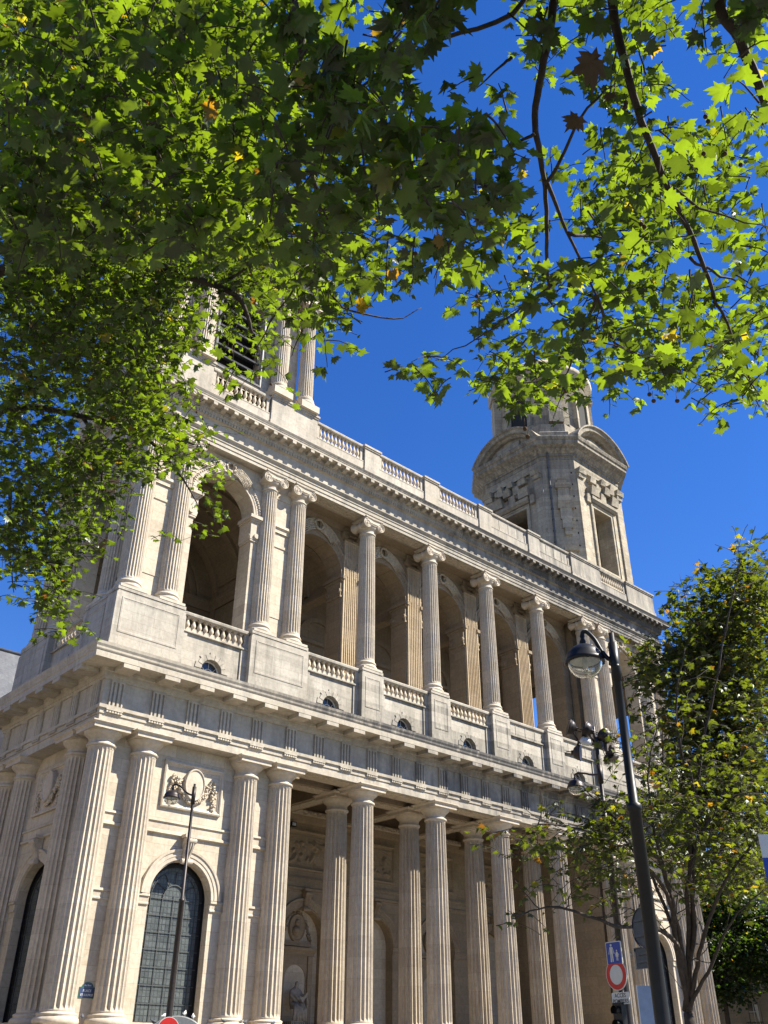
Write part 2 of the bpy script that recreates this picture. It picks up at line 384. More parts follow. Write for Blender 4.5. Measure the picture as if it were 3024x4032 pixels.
for i, x in enumerate([0]+[q for q in txs if q > .5]):
    if t0 is None:
        t0 = trig_mb().build('triglyph', S_CORN, None); t0.location = (x,0,0); setparent(t0, ent)
        m0 = mut_mb().build('mutule', S_CORN, None); m0.location = (x,0,0); setparent(m0, ent)
    else:
        inst(t0, 'triglyph', ent, (x,0,0)); inst(m0, 'mutule', ent, (x,0,0))
for y in [0]+tx_side:
    inst(t0, 'triglyph', ent, mat4=Matrix.Translation((0,y,0)) @ M_SWAP); inst(m0, 'mutule', ent, mat4=Matrix.Translation((0,y,0)) @ M_SWAP)

# --- lower pavilion fronts -------------------------------------------
YW = .20
GLASS, gn, gb = newmat('leaded_window_glass')
g = gn.nodes.new('ShaderNodeNewGeometry'); sp = gn.nodes.new('ShaderNodeSeparateXYZ'); gn.links.new(g.outputs['Position'], sp.inputs[0])
cb = gn.nodes.new('ShaderNodeCombineXYZ'); gn.links.new(math_(gn,'ADD',sp.outputs[0],sp.outputs[1]), cb.inputs[0]); gn.links.new(sp.outputs[2], cb.inputs[1])
br = gn.nodes.new('ShaderNodeTexBrick'); gn.links.new(cb.outputs[0], br.inputs[0]); br.offset = 0
for k_, v_ in (('Scale',1),('Brick Width',.2),('Row Height',.26),('Mortar Size',.02)): br.inputs[k_].default_value = v_
br.inputs['Color1'].default_value = (.045,.053,.052,1); br.inputs['Color2'].default_value = (.085,.097,.094,1); br.inputs['Mortar'].default_value = (.012,.014,.014,1)
vo = gn.nodes.new('ShaderNodeTexVoronoi'); vo.feature = 'DISTANCE_TO_EDGE'; vo.inputs['Scale'].default_value = 4.2; gn.links.new(cb.outputs[0], vo.inputs['Vector'])
gc = mix_(gn, ramp_(gn, vo.outputs[0], [(.015,.45),(.05,0.)]), br.outputs['Color'], (.035,.04,.04))
gc = mix_(gn, ramp_(gn, noise_(gn, cb.outputs[0], .9, 4), [(.3,.0),(.7,.5)]), gc, (.085,.095,.092))
gn.links.new(gc, gb.inputs['Base Color']); gb.inputs['Roughness'].default_value = .4; gb.inputs['Specular IOR Level'].default_value = .3
LEADBAR = plain('grey_lead_bars', (.05,.055,.055), .6)
gbp = gn.nodes.new('ShaderNodeBump'); gbp.inputs['Distance'].default_value = .02; gn.links.new(noise_(gn, cb.outputs[0], 6, 2), gbp.inputs['Height']); gn.links.new(gbp.outputs[0], gb.inputs['Normal'])

def garland(mb, cx, w, z0, rnd):
    """swag of leaves and fruit below an oval, drops at both sides, tied ribbons"""
    n = 34
    for side in (0,):
        for i in range(n+1):
            t = i/n*2-1; x = cx+1.05*t; z = z0-.98+ .98*abs(t)**2.1+.0
            fat = .11+.09*(1-abs(t))
            for q in range(7):
                a = rnd.uniform(0, 6.28); r = fat*rnd.uniform(.3, 1.0)
                mb.ball((x+r*math.cos(a)*.8, w-.09-.10*rnd.random(), z+r*math.sin(a)), rnd.uniform(.045,.085), 5, 3)
    for sx in (-1, 1):
        x = cx+sx*1.22
        for i in range(40):
            t = rnd.random(); r = .06+.14*math.sin(min(1,t*1.15)*math.pi)
            mb.ball((x+sx*.05*t+r*rnd.uniform(-1,1), w-.05-.14*rnd.random(), z0-.15-1.15*t), rnd.uniform(.045,.085), 5, 3)
        for i in range(14):
            a = rnd.uniform(0, 6.28); mb.ball((cx+sx*1.1+.2*math.cos(a), w-.1-.08*rnd.random(), z0+.05+.14*math.sin(a)), rnd.uniform(.05,.09), 5, 3)
        mb.lathe([(.0,z0+.02),(.1,z0+.02)], cx+sx*1.1, w-.2, 8)
        mb.tube([(cx+sx*1.0,w-.08,z0),(cx+sx*.8,w-.1,z0-.1),(cx+sx*.55,w-.08,z0+.05),(cx+sx*.45,w-.06,z0+.2)], [.06,.05,.05,.03], 5)
def console(mb, cx, w, z0, z1, hw=.26, out=.42):
    """scrolled keystone"""
    pr = []
    for t in range(13):
        f = t/12; z = z1-(z1-z0)*f; o = out*(.95-.55*f+.18*math.sin(f*math.pi*2)); pr.append((w-o, z))
    mb.rings([[(cx-hw*(1-.25*i/12), y, z), (cx+hw*(1-.25*i/12), y, z), (cx+hw*(1-.25*i/12), w+.02, z), (cx-hw*(1-.25*i/12), w+.02, z)] for i, (y, z) in enumerate(pr)], True, False, True, True)
    for sx in (-1, 0, 1): mb.tube([(cx+sx*hw*.55*(1-.25*i/12), y-.012, z) for i, (y, z) in enumerate(pr)], .05, 5)
    for zc, yy in ((z1-.14, w-out*.95), (z0+.06, w-out*.45)):
        mb.rings([[(x, yy+.13*math.sin(6.283*q/12), zc+.13*math.cos(6.283*q/12)) for q in range(12)] for x in (cx-hw-.04, cx+hw+.04)], True, False, True, True)
    mb.box(cx-hw-.1, cx+hw+.1, w-out-.05, w+.01, z1, z1+.16)

def front_lower(T, seed):
    rnd = random.Random(seed); r, zs, zb = 1.72, 5.06, -.3
    mb = MB(T); mb.bay(.3, XC[3]+.55, -.74, 12.5, YW, TC, r, zb, zs, .62)
    # plinth, strings and imposts between the columns
    for a, b in ((.5, P_-.5), (P_+.55, XC[2]-.55), (XC[2]+.5, XC[3]-.45)):
        mb.xsweep(a, b, [(YW+.01,8.62),(YW-.11,8.60),(YW-.13,8.50),(YW-.06,8.46),(YW-.05,8.12),(YW-.13,8.06),(YW-.14,7.95),(YW+.01,7.90)])
    for a, b in ((.5, P_-.5), (P_+.5, TC-r-.005), (TC+r+.005, XC[2]-.5), (XC[2]+.5, XC[3]-.45)):
        mb.xsweep(a, b, [(YW+.01,5.12),(YW-.12,5.10),(YW-.13,4.99),(YW-.07,4.96),(YW-.05,4.72),(YW-.08,4.68),(YW-.07,4.62),(YW+.01,4.60)])
    wall = mb.build('pavilion_wall', S_WALL, church)
    mb = MB(T); mb.archring(TC, zs+.06, [(r+.0,YW-.003),(r+.02,YW-.09),(r+.18,YW-.09),(r+.20,YW-.12),(r+.38,YW-.12),(r+.41,YW-.17),(r+.52,YW-.18),(r+.55,YW-.003)])
    mb.build('arch_moulding', S_TRIM, church)
    mb = MB(T); console(mb, TC, YW-.05, zs+r-.1, 7.86); mb.build('keystone', S_TRIM, church)
    # window
    wy = YW+.60
    mb = MB(T); mb.archring(TC, zs, [(r-.02,wy-.14),(r-.003,wy-.14),(r-.003,wy-.003),(r-.02,wy-.003)], 28, zb+.02); mb.archring(TC, zs, [(r-.24,wy-.02),(r-.025,wy-.02),(r-.025,wy-.004),(r-.24,wy-.004)], 28, zb+.02); edge_ = mb
    mb = MB(T); n = 26
    mb.archring(TC, zs, [(r-.44,wy-.05),(r-.41,wy-.05),(r-.41,wy-.003),(r-.44,wy-.003)], 28, zb+.02)
    for z in [zb+.02+.76*q for q in range(8)]:
        mb.box(TC-r+.1,TC+r-.1,wy-.055,wy-.03,z,z+.03)
    for x in (-.62, .62, 0): mb.box(TC+x-.015,TC+x+.015,wy-.05,wy-.032,zb+.06,zs+.2)
    mb.archring(TC, zs+.1, [(.55,wy-.06),(.60,wy-.06),(.60,wy-.02),(.55,wy-.02)], 16)
    for a in (.55, 1.05, 1.57, 2.09, 2.59):
        mb.tube([(TC+.6*math.cos(a),wy-.045,zs+.1+.6*math.sin(a)),(TC+1.3*math.cos(a),wy-.045,zs+.1+1.2*math.sin(a))], .022, 4)
    fr = mb.build('arched_window', LEADBAR, church)
    mb = MB(T); arc = [(TC-r,wy,zb)]+[(TC-r*math.cos(math.pi*k/n),wy,zs+r*math.sin(math.pi*k/n)) for k in range(n+1)]+[(TC+r,wy,zb)]
    mb.poly(arc); mb.build('pane', GLASS, fr); edge_.build('dark_surround', BLACK, fr)
    # relief panel
    mb = MB(T); a, b, c, d = TC-1.78, TC+1.80, 9.22, 11.58
    mb.frame(a, b, c, d, [(-.0,YW-.002),(0,YW-.13),(.07,YW-.16),(.12,YW-.13),(.14,YW-.08),(.2,YW-.06),(.22,YW-.02),(.27,YW-.012)])
    pan = mb.build('relief_panel', S_TRIM, church)
    mb = MB(T); zc = 10.55
    oval = lambda k, y: [(TC+k*.60*math.cos(6.2832*q/36), y, zc+k*.82*math.sin(6.2832*q/36)) for q in range(36)]
    mb.rings([oval(1.0,YW-.003),oval(1.0,YW-.26),oval(.97,YW-.31),oval(.90,YW-.31),oval(.87,YW-.27),oval(.80,YW-.26),oval(.4,YW-.28),oval(.01,YW-.285)], True, False)
    mb.build('medallion', S_TRIM, pan)
    mb = MB(T); garland(mb, TC, YW-.0, 10.72, rnd); mb.build('garland', S_BAL, pan)
front_lower(IDT, 1); front_lower(SWAP, 2); front_lower(SHIFT(DS), 3)

# --- portico interior -------------------------------------------------
YBK = 9.25
rnd = random.Random(5)
mb = MB(); r, zs = 1.75, 5.1
for k in range(5):
    cx = XC[3]+B_*(k+.5); niche = k in (1, 3)
    mb.bay(XC[3]+B_*k, XC[3]+B_*(k+1), -.74, 14.4, YBK, cx, r, -.7, zs, 1.0 if niche else 1.9)
mb.xsweep(XC[3], X9, [(YBK+.01,8.72),(YBK-.13,8.70),(YBK-.15,8.58),(YBK-.06,8.54),(YBK-.05,8.14),(YBK-.15,8.08),(YBK-.16,7.95),(YBK+.01,7.90)])
for k in range(6):
    a = XC[3]+B_*(k-.5)+r+.01; b = XC[3]+B_*(k+.5)-r-.01
    mb.xsweep(max(a,XC[3]), min(b,X9), [(YBK+.01,5.16),(YBK-.12,5.14),(YBK-.13,5.02),(YBK-.06,4.96),(YBK-.05,4.74),(YBK-.08,4.70),(YBK+.01,4.62)])
mb.box(X9-.25, X9+.3, .9, YBK, -.74, 14.4)      # side wall of the south pavilion
mb.box(XC[3]-.35, XC[3]+.1, .9, YBK, -.74, 14.4)
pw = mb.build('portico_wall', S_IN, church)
for k in range(5):
    cx = XC[3]+B_*(k+.5)
    mb = MB(); mb.archring(cx, zs+.06, [(r,YBK-.003),(r+.02,YBK-.09),(r+.2,YBK-.09),(r+.22,YBK-.12),(r+.4,YBK-.13),(r+.43,YBK-.17),(r+.54,YBK-.18),(r+.56,YBK-.003)]); mb.build('arch_moulding', S_IN, church)
    mb = MB(); console(mb, cx, YBK-.05, zs+r-.15, 7.84, .24, .4); mb.build('keystone', S_IN, church)
    # carved relief above
    mb = MB(); mb.frame(cx-1.85, cx+1.85, 9.15, 11.75, [(0,YBK-.002),(0,YBK-.16),(.1,YBK-.2),(.16,YBK-.15),(.2,YBK-.06),(.28,YBK-.04),(.3,YBK-.012)])
    rp = mb.build('relief_panel', S_IN, church)
    nx, nz = 60, 44; rows = []
    blobs = [(rnd.uniform(-1.3,1.4), rnd.uniform(9.55,10.9), rnd.uniform(.14,.34), rnd.uniform(.3,.6), rnd.uniform(0,3.1)) for _ in range(26)]
    for j in range(nz+1):
        row = []
        for i in range(nx+1):
            x = -1.55+3.1*i/nx; z = 9.46+1.98*j/nz
            h = .03*abs(math.sin(18*math.atan2(11.45-z, x+.15)))*(1 if z > 10.4 else .3)
            for bx, bz, br_, el, an in blobs:
                dx, dz = x-bx, z-bz; u = dx*math.cos(an)+dz*math.sin(an); v = -dx*math.sin(an)+dz*math.cos(an)
                q = (u/br_)**2+(v/(br_*el))**2
                if q < 1: h = max(h, .30*math.sqrt(1-q)*(.6+.4*el))
            row.append((cx+x, YBK-.02-h, z))
        rows.append(row)
    mb.rings(rows, False, True) if False else None
    m2 = MB(); m2.rings(rows, False, True); m2.build('carving', S_IN, rp)
    if k in (1, 3):
        # tomb-like aedicule inside the niche
        yn = YBK+1.0; mb = MB()
        mb.poly([(cx-r,yn,-.74),(cx+r,yn,-.74),(cx+r,yn,8),(cx-r,yn,8)])
        mb.bay(cx-1.35, cx+1.35, -.74, 4.1, yn-.35, cx, .85, -.7, 2.7, .3)
        mb.xsweep(cx-1.45, cx+1.45, [(yn-.02,4.1),(yn-.42,4.1),(yn-.44,4.25),(yn-.62,4.4),(yn-.64,4.55),(yn-.02,4.6)])
        for sx in (-1, 1): mb.box(cx+sx*1.12-.18, cx+sx*1.12+.18, yn-.47, yn-.352, -.74, 4.08)
        mb.xsweep(cx-1.1, cx+1.1, [(yn-.02,4.62),(yn-.55,4.62),(yn-.5,4.9),(yn-.02,4.9)])
        nf = mb.build('niche', S_IN, church)
        mb = MB(); zc = 5.72
        ov = lambda q_, y: [(cx-.1+q_*.64*math.cos(6.2832*q/32), y, zc+q_*.84*math.sin(6.2832*q/32)) for q in range(32)]
        mb.rings([ov(1.,yn-.1),ov(1.,yn-.5),ov(.93,yn-.54),ov(.84,yn-.48),ov(.5,yn-.46),ov(.01,yn-.455)], True, False)
        mb.ball((cx-.12,yn-.5,zc+.28), .2, 10, 7, 1.2); mb.ball((cx-.2,yn-.5,zc-.22), .33, 10, 7, .95); mb.ball((cx-.13,yn-.5,zc+.08), .12, 8, 6, 1.2)
        for i in range(60):
            a = rnd.uniform(.0, 3.14); mb.ball((cx-.1+.78*math.cos(a)+rnd.uniform(-.1,.1), yn-.2-.2*rnd.random(), zc+.95*math.sin(a)), rnd.uniform(.05,.11), 5, 3)
        for sx in (-1, 1):
            for i in range(34):
                t = rnd.random(); mb.ball((cx-.1+sx*(.72+.45*t)+rnd.uniform(-.12,.12), yn-.25-.15*rnd.random(), zc+.5-1.25*t), rnd.uniform(.05,.12), 5, 3)
        mb.build('medallion', S_IN, nf)
    else:
        mb = MB(); yd = YBK+1.9; arc = [(cx-r,yd,-.74)]+[(cx-r*math.cos(math.pi*q/20),yd,zs+r*math.sin(math.pi*q/20)) for q in range(21)]+[(cx+r,yd,-.74)]
        mb.poly(arc)
        d = mb.build('door', plain('dark_door_wood', (.035,.02,.014), .5), church)
# ceiling beams and coffers
mb = MB()
ZS = 12.42
mb.box(XC[3]-.4, X9+.4, YB-.70, YB+.70, ZS, 13.95)
for k in range(6):
    x = XC[3]+B_*k; hw = .68 if 0 < k < 5 else .5
    mb.box(x-hw, x+hw, .722, YB-.702, ZS+.003, 13.9); mb.box(x-hw, x+hw, YB+.702, YBK-.01, ZS+.003, 13.9)
mb.box(XC[3]-.4, X9+.4, .70, YBK+.5, 14.3, 14.6)
mb.xsweep(XC[3], X9, [(YBK-.004,12.2),(YBK-.2,12.3),(YBK-.3,12.6),(YBK-.5,12.75),(YBK-.52,13.0),(YBK-.004,13.2)])
mb.xsweep(XC[3]+.6, X9-.6, [(YB+.70,12.75),(YB+.95,12.9),(YB+1.0,13.2),(YB+.70,13.5)])
cl = mb.build('portico_ceiling', S_IN, church)
mb = MB()
for k in range(5):
    x0 = XC[3]+B_*k+1.0; x1 = XC[3]+B_*(k+1)-1.0
    mb.box(x0, x1, -.42, .42, ZS-.045, ZS-.004); mb.box(x0, x1, YB-.45, YB+.45, ZS-.045, ZS-.004)
    if k:
        xx = XC[3]+B_*k
        mb.box(xx-.4, xx+.4, YB+1.1, YBK-.8, ZS-.042, ZS-.001)
    mb.xsweep(x0-.2, x1+.2, [(YBK-.52,12.62),(YBK-.62,12.66),(YBK-.62,12.9),(YBK-.52,12.95)])
mb.build('carved_band', S_CARVE, cl)

# --- upper storey: attic base with pedestals -----------------------------
mb = MB(); WA = -.38; ro = .655; zo = 16.72
HW = .92
gap = [(XC[1]+HW, XC[2]-HW)] + [(XC[k]+HW, XC[k+1]-HW) for k in range(3, 8)] + [(XC[9]+HW, XC[10]-HW)]
for a, b in gap: mb.bay(a-.3, b+.3, 15.95, 18.52, WA, (a+b)/2, ro, 16.0, zo, .42)
mb.T = SWAP; a, b = gap[0]; mb.bay(a-.3, b+.3, 15.95, 18.52, WA, (a+b)/2, ro, 16.0, zo, .42); mb.T = IDT
mb.box(.3, XE-.3, .12, 11.2, 15.9, 18.5); mb.quad((XE+.38,-.38,15.95),(XE+.38,11.3,15.95),(XE+.38,11.3,18.52),(XE+.38,-.38,18.52))
mb.box(-.3, XE+.3, -.3, 11.2, 18.53, 18.9)              # terrace floor
mb.build('attic_base', S_PED, church)
def pedestal_mb(x0, x1, y0=-.80, o=.0):
    m = MB()
    m.box(x0-.04, x1+.04, y0-.05, .3, 15.98, 16.72); m.box(x0, x1, y0, .3, 16.722, 19.42)
    m.box(x0+.08, x1-.08, y0+.06, .3, 19.422, 19.60); m.box(x0+.03, x1-.03, y0+.02, .3, 19.602, 19.78)
    i = .30 if x1-x0 < 2.5 else .36
    m.frame(x0+i, x1-i, 17.22, 19.18, [(-.02,y0+.002),(-.02,y0-.025),(.05,y0-.03),(.06,y0-.012),(.11,y0-.008),(.13,y0-.001)])
    # sunk panel read as a thin moulding
    return m
for x in XC[4:8]: pedestal_mb(x-HW, x+HW).build('pedestal', S_PED, church)
for a, b in ((0, 1), (2, 3), (8, 9), (10, 11)):
    pedestal_mb(XC[a]-HW, XC[b]+HW).build('pedestal', S_PED, church)
for a, b in ((1, 1.0), (2, 3)):
    if a == 1:
        m = pedestal_mb(.31, P_+HW); m.T = SWAP; m.v = [SWAP(*p) for p in m.v]; m.build('pedestal', S_PED, church)
    else:
        m = pedestal_mb(XC[2]-HW, XC[3]+HW); m.v = [SWAP(*p) for p in m.v]; m.build('pedestal', S_PED, church)

# --- balustrades -----------------------------------------------------------
def baluster_mb(h):
    m = MB(); s_ = h/.68
    m.box(-.11,.11,-.11,.11,0,.07*s_)
    m.lathe([(.075,.07),(.10,.09),(.10,.12),(.055,.15),(.06,.17),(.115,.24),(.135,.30),(.125,.36),(.085,.45),(.058,.53),(.055,.57),(.085,.585),(.085,.61),(.06,.62)], 0, 0, 12)
    if s_ != 1: m.v = [(x, y, z*s_) for x, y, z in m.v]
    m.box(-.10,.10,-.10,.10,.62*s_,.68*s_)
    return m
bal0 = {}
def balustrade(x0, x1, y, zb, zt, T=None, blind=False, n=None, mat=None, name='balustrade', w=.17, plinth=0):
    """rails with a row of balusters; T None for the front, 'side' for the left facade"""
    mat = mat or S_PED
    m = MB(); railh = .22; ln = x1-x0
    m.xsweep(x0, x1, [(y-w,zt-railh),(y-w-.05,zt-railh+.05),(y-w-.07,zt-.05),(y-w-.05,zt),(y+w+.05,zt),(y+w+.07,zt-.05),(y+w,zt-railh)])
    m.xsweep(x0, x1, [(y-w-.06,zb-.12),(y-w-.06,zb-.05),(y-w,zb),(y+w,zb),(y+w+.06,zb-.12)])
    for a, b in ((x0, x0+.24), (x1-.24, x1)): m.box(a, b, y-.14, y+.14, zb, zt-railh)
    if blind:
        m.box(x0+.24, x1-.24, y-.10, y+.12, zb, zt-railh)
        k = max(2, int(ln/1.0))
        for q in range(1, k): m.box(x0+ln*q/k-.03, x0+ln*q/k+.03, y-.125, y-.10, zb, zt-railh)
    if T == 'side': m.v = [SWAP(*p) for p in m.v]
    o = m.build(name, mat, church)
    if not blind:
        h = round(zt-railh-zb, 3); n = n or int((ln-.5)/.285)
        for q in range(n):
            x = x0+.24+(ln-.48)*(q+.5)/n
            loc = (x, y, zb) if T != 'side' else (y, x, zb)
            if h not in bal0:
                b = baluster_mb(h).build('baluster', S_BAL, None); b.location = loc; setparent(b, o); bal0[h] = b
            else: inst(bal0[h], 'baluster', o, loc)
    return o
gap = [(XC[1]+HW, XC[2]-HW)] + [(XC[k]+HW, XC[k+1]-HW) for k in range(3, 8)] + [(XC[9]+HW, XC[10]-HW)]
for i, (a, b) in enumerate(gap):
    balustrade(a+.003, b-.003, -.29, 18.64, 19.70, blind=i in (4, 5), n=10)
balustrade(P_+HW+.003, XC[2]-HW-.003, -.29, 18.64, 19.70, T='side', n=10)
# pilaster strips beside each pedestal and round windows in the attic base
WFRAME = plain('white_window_paint', (.55,.55,.53), .5)
WGL = plain('dark_window_glass', (.03,.035,.04), .12, spec=.6, var=.1)
def oculus(cx, T=None):
    y = WA; r, zc = ro, zo; m = MB(T); n = 20
    # voussoirs fanning out round the opening, each a little proud
    for k in range(9):
        a0, a1 = math.pi*k/9+.012, math.pi*(k+1)/9-.012; o_ = .055+.02*(k % 2); L = .30 if k % 2 else .42
        q = lambda a, rr, yy: (cx+rr*math.cos(a), yy, zc+rr*math.sin(a))
        m.hexa([q(a0,r+.002,y-.001),q(a1,r+.002,y-.001),q(a1,r+L,y-.001),q(a0,r+L,y-.001)], [q(a0,r+.002,y-o_),q(a1,r+.002,y-o_),q(a1,r+L,y-o_*.8),q(a0,r+L,y-o_*.8)])
    o = m.build('round_window', S_PED, church); yp = y+.34
    m = MB(T); m.poly([(cx-r,yp,16.0)]+[(cx-r*math.cos(math.pi*k/n), yp, zc+r*math.sin(math.pi*k/n)) for k in range(n+1)]+[(cx+r,yp,16.0)]); m.build('pane', WGL, o)
    m = MB(T); m.archring(cx, zc, [(r*.90,yp-.05),(r*.997,yp-.05),(r*.997,yp-.004),(r*.90,yp-.004)], n, 16.0)
    m.archring(cx, zc-.1, [(r*.44,yp-.04),(r*.49,yp-.04),(r*.49,yp-.005),(r*.44,yp-.005)], 12)
    for a in (.62, 1.57, 2.52): m.tube([(cx+.46*r*math.cos(a),yp-.025,zc-.1+.46*r*math.sin(a)),(cx+.92*r*math.cos(a),yp-.025,zc+.92*r*math.sin(a))], .016, 4)
    m.build('frame', WFRAME, o)
for i in range(7):
    a, b = gap[i]; oculus((a+b)/2)
oculus((gap[0][0]+gap[0][1])/2, SWAP)
m = MB(); m.box(0, .418, -.46, -.382, 15.98, 18.515); as0 = None
for a, b in gap:
    for x0 in (a+.002, b-.42):
        if as0 is None: as0 = m.build('attic_strip', S_PED, None); as0.location = (x0,0,0); setparent(as0, church)
        else: inst(as0, 'attic_strip', church, (x0,0,0))

# --- upper pavilion fronts (open arched bay) and their rooms -----------------
YU = .06
def wreath(mb, cx, zc, y, rnd, sc_=1.0):
    for i in range(46):
        a = 6.283*i/46; mb.ball((cx+.36*sc_*math.cos(a), y-.12-.06*rnd.random(), zc+.36*sc_*math.sin(a)), rnd.uniform(.075,.115)*sc_, 5, 3)
    for sx in (-1, 1):
        for q in range(7):
            pts = []; L = (1.15+.16*q)*sc_
            for t in range(6):
                f = t/5; pts.append((cx+sx*(.15+L*f), y-.06-.09*math.sin(f*3), zc-.38*sc_+.13*q*sc_-(.25+.55*f)*L*f*.85))
            mb.tube(pts, [.05,.075,.075,.065,.05,.012], 5)
def front_upper(T, seed, through=False):
    rnd = random.Random(seed); r, zs = 2.08, 27.75
    mb = MB(T); mb.bay(.25, XC[3]+.45, 18.9, 31.6, YU, TC, r, 18.95, zs, 1.25, back=True)
    for a, b in ((.42, P_-.42), (XC[2]+.42, XC[3]-.40)):
        mb.xsweep(a, b, [(YU+.01,27.86),(YU-.16,27.84),(YU-.18,27.66),(YU-.08,27.6),(YU-.06,27.36),(YU-.10,27.3),(YU+.01,27.28)])
        mb.xsweep(a, b, [(YU+.01,26.45),(YU-.06,26.43),(YU-.06,26.25),(YU+.01,26.22)])
        mb.box(a+.1, b-.1, YU-.035, YU-.001, 21.4, 26.0)
        mb.xsweep(a, b, [(YU+.01,30.0),(YU-.05,29.98),(YU-.05,29.8),(YU+.01,29.78)])
    mb.build('pavilion_wall', S_WALL, church)
    mb = MB(T)
    mb.archring(TC, zs, [(r+.0,YU-.003),(r+.01,YU-.07),(r+.17,YU-.07),(r+.19,YU-.10),(r+.34,YU-.10),(r+.37,YU-.15),(r+.48,YU-.16),(r+.50,YU-.003)])
    n = 44
    for k in range(n):
        a = math.pi*(k+.5)/n; mb.ball((TC+(r+.42)*math.cos(a), YU-.16, zs+(r+.42)*math.sin(a)), .055, 5, 3)
    mb.build('arch_moulding', S_TRIM, church)
    # impost pier caps with small scrolls
    for sx in (-1, 1):
        mb = MB(T); x0 = TC+sx*r; a, b = (x0-.30, x0+.10) if sx > 0 else (x0-.10, x0+.30)
        a, b = (x0-.14, x0+.62) if sx > 0 else (x0-.62, x0+.14)
        for z0, z1, e in ((27.30,27.40,.02),(27.40,27.52,.10),(27.52,27.74,.20)):
            mb.box(a-e, b+e if sx < 0 else b, YU-.14-e, YU+1.2, z0+.001, z1)
        mb.box(a, b, YU-.10, YU+1.2, 26.1, 27.299)
        for zc_, rr in ((26.35,.17),):
            mb.rings([[(x0+sx*.28+rr*math.cos(6.283*q/14), y, zc_+rr*math.sin(6.283*q/14)) for q in range(14)] for y in (YU-.2, YU-.1)], True, False, True, True)
            mb.rings([[(x0-sx*.05, YU+.2+.75*0+rr*math.cos(6.283*q/14), zc_+rr*math.sin(6.283*q/14)) for q in range(14)] for y in (0,)], True)
            mb.rings([[(x, YU+.1+rr*math.cos(6.283*q/14), zc_+rr*math.sin(6.283*q/14)) for q in range(14)] for x in (x0-sx*.2, x0)], True, False, True, True)
        mb.box(a+.04, b-.04 if sx < 0 else b, YU-.08, YU+1.15, 25.98, 26.09)
        mb.build('impost_cap', S_TRIM, church)
    mb = MB(T); wreath(mb, TC, zs+r+.62, YU-.05, rnd, .9); mb.build('wreath_carving', S_CARVE, church)
    # room behind
    if T is SWAP: return
    mb = MB(T); y0, y1 = YU+1.252, 9.4; x0, x1 = .7, XC[3]-.2
    if not through:
        mb.quad((x0,y1,18.9),(x1,y1,18.9),(x1,y1,34),(x0,y1,34))
        mb.quad((x1,y0,18.9),(x1,y1,18.9),(x1,y1,34),(x1,y0,34))
    else:
        mb.bay(x0, x1, 18.9, 33, y1, TC, r, 18.95, zs, .8, back=True)
        mb.v2 = None
        Ts = mb.T; mb.T = lambda x, y, z: Ts(y, x, z)
        mb.bay(y0, y1, 18.9, 33, x1, TC, r, 18.95, zs, .8, back=True); mb.T = Ts
    if through: mb.T = lambda x, y, z: Ts(y, x, z); mb.bay(y0, y1, 18.9, 33, .25, TC, 2.1, 18.95, 27.0, .5, back=True); mb.T = Ts
    cx, cy = (x0+x1)/2, (y0+y1)/2
    # saucer dome on the room, cornice and ribs
    cornice = [(.0,25.2),(.12,25.2),(.16,25.5),(.34,25.7),(.36,25.95),(.0,26.0)]
    if not through:
        mb.rings([[(x0+o,y0+o*0,z),(x0+o,y1-o,z),(x1-o,y1-o,z),(x1-o,y0+o*0,z)] for o, z in cornice], False)
        for xx in (cx-2.2, cx+2.2): mb.box(xx-.35, xx+.35, y1-.18, y1-.001, 18.9, 25.2); 
        for rr_ in (2.4, 3.1, 3.7):
            mb.rings([[(cx-q*math.cos(math.pi*k/20), yy, 26.0+q*math.sin(math.pi*k/20)) for q, yy in ((rr_,y1-.02),(rr_,y1-.2),(rr_+.28,y1-.2),(rr_+.28,y1-.02))] for k in range(21)], True)
    hw_ = (x1-x0)/2; arc = [(cx-hw_*math.cos(math.pi*q/22), 25.9+4.9*math.sin(math.pi*q/22)) for q in range(23)]
    for a, b in zip(arc, arc[1:]): mb.quad((a[0],y0,a[1]),(b[0],y0,b[1]),(b[0],y1,b[1]),(a[0],y1,a[1]))
    for yy in (y0+1.6, y0+4.2, y1-1.0):
        mb.rings([[(cx+(a[0]-cx)*(1-.05*e), yy+f, 25.9+(a[1]-25.9)*(1-.05*e)) for e, f in ((0,0),(1,0),(1,.5),(0,.5))] for a in arc], True)
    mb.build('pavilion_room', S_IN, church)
front_upper(IDT, 11); front_upper(SWAP, 12); front_upper(SHIFT(DS), 13, True)

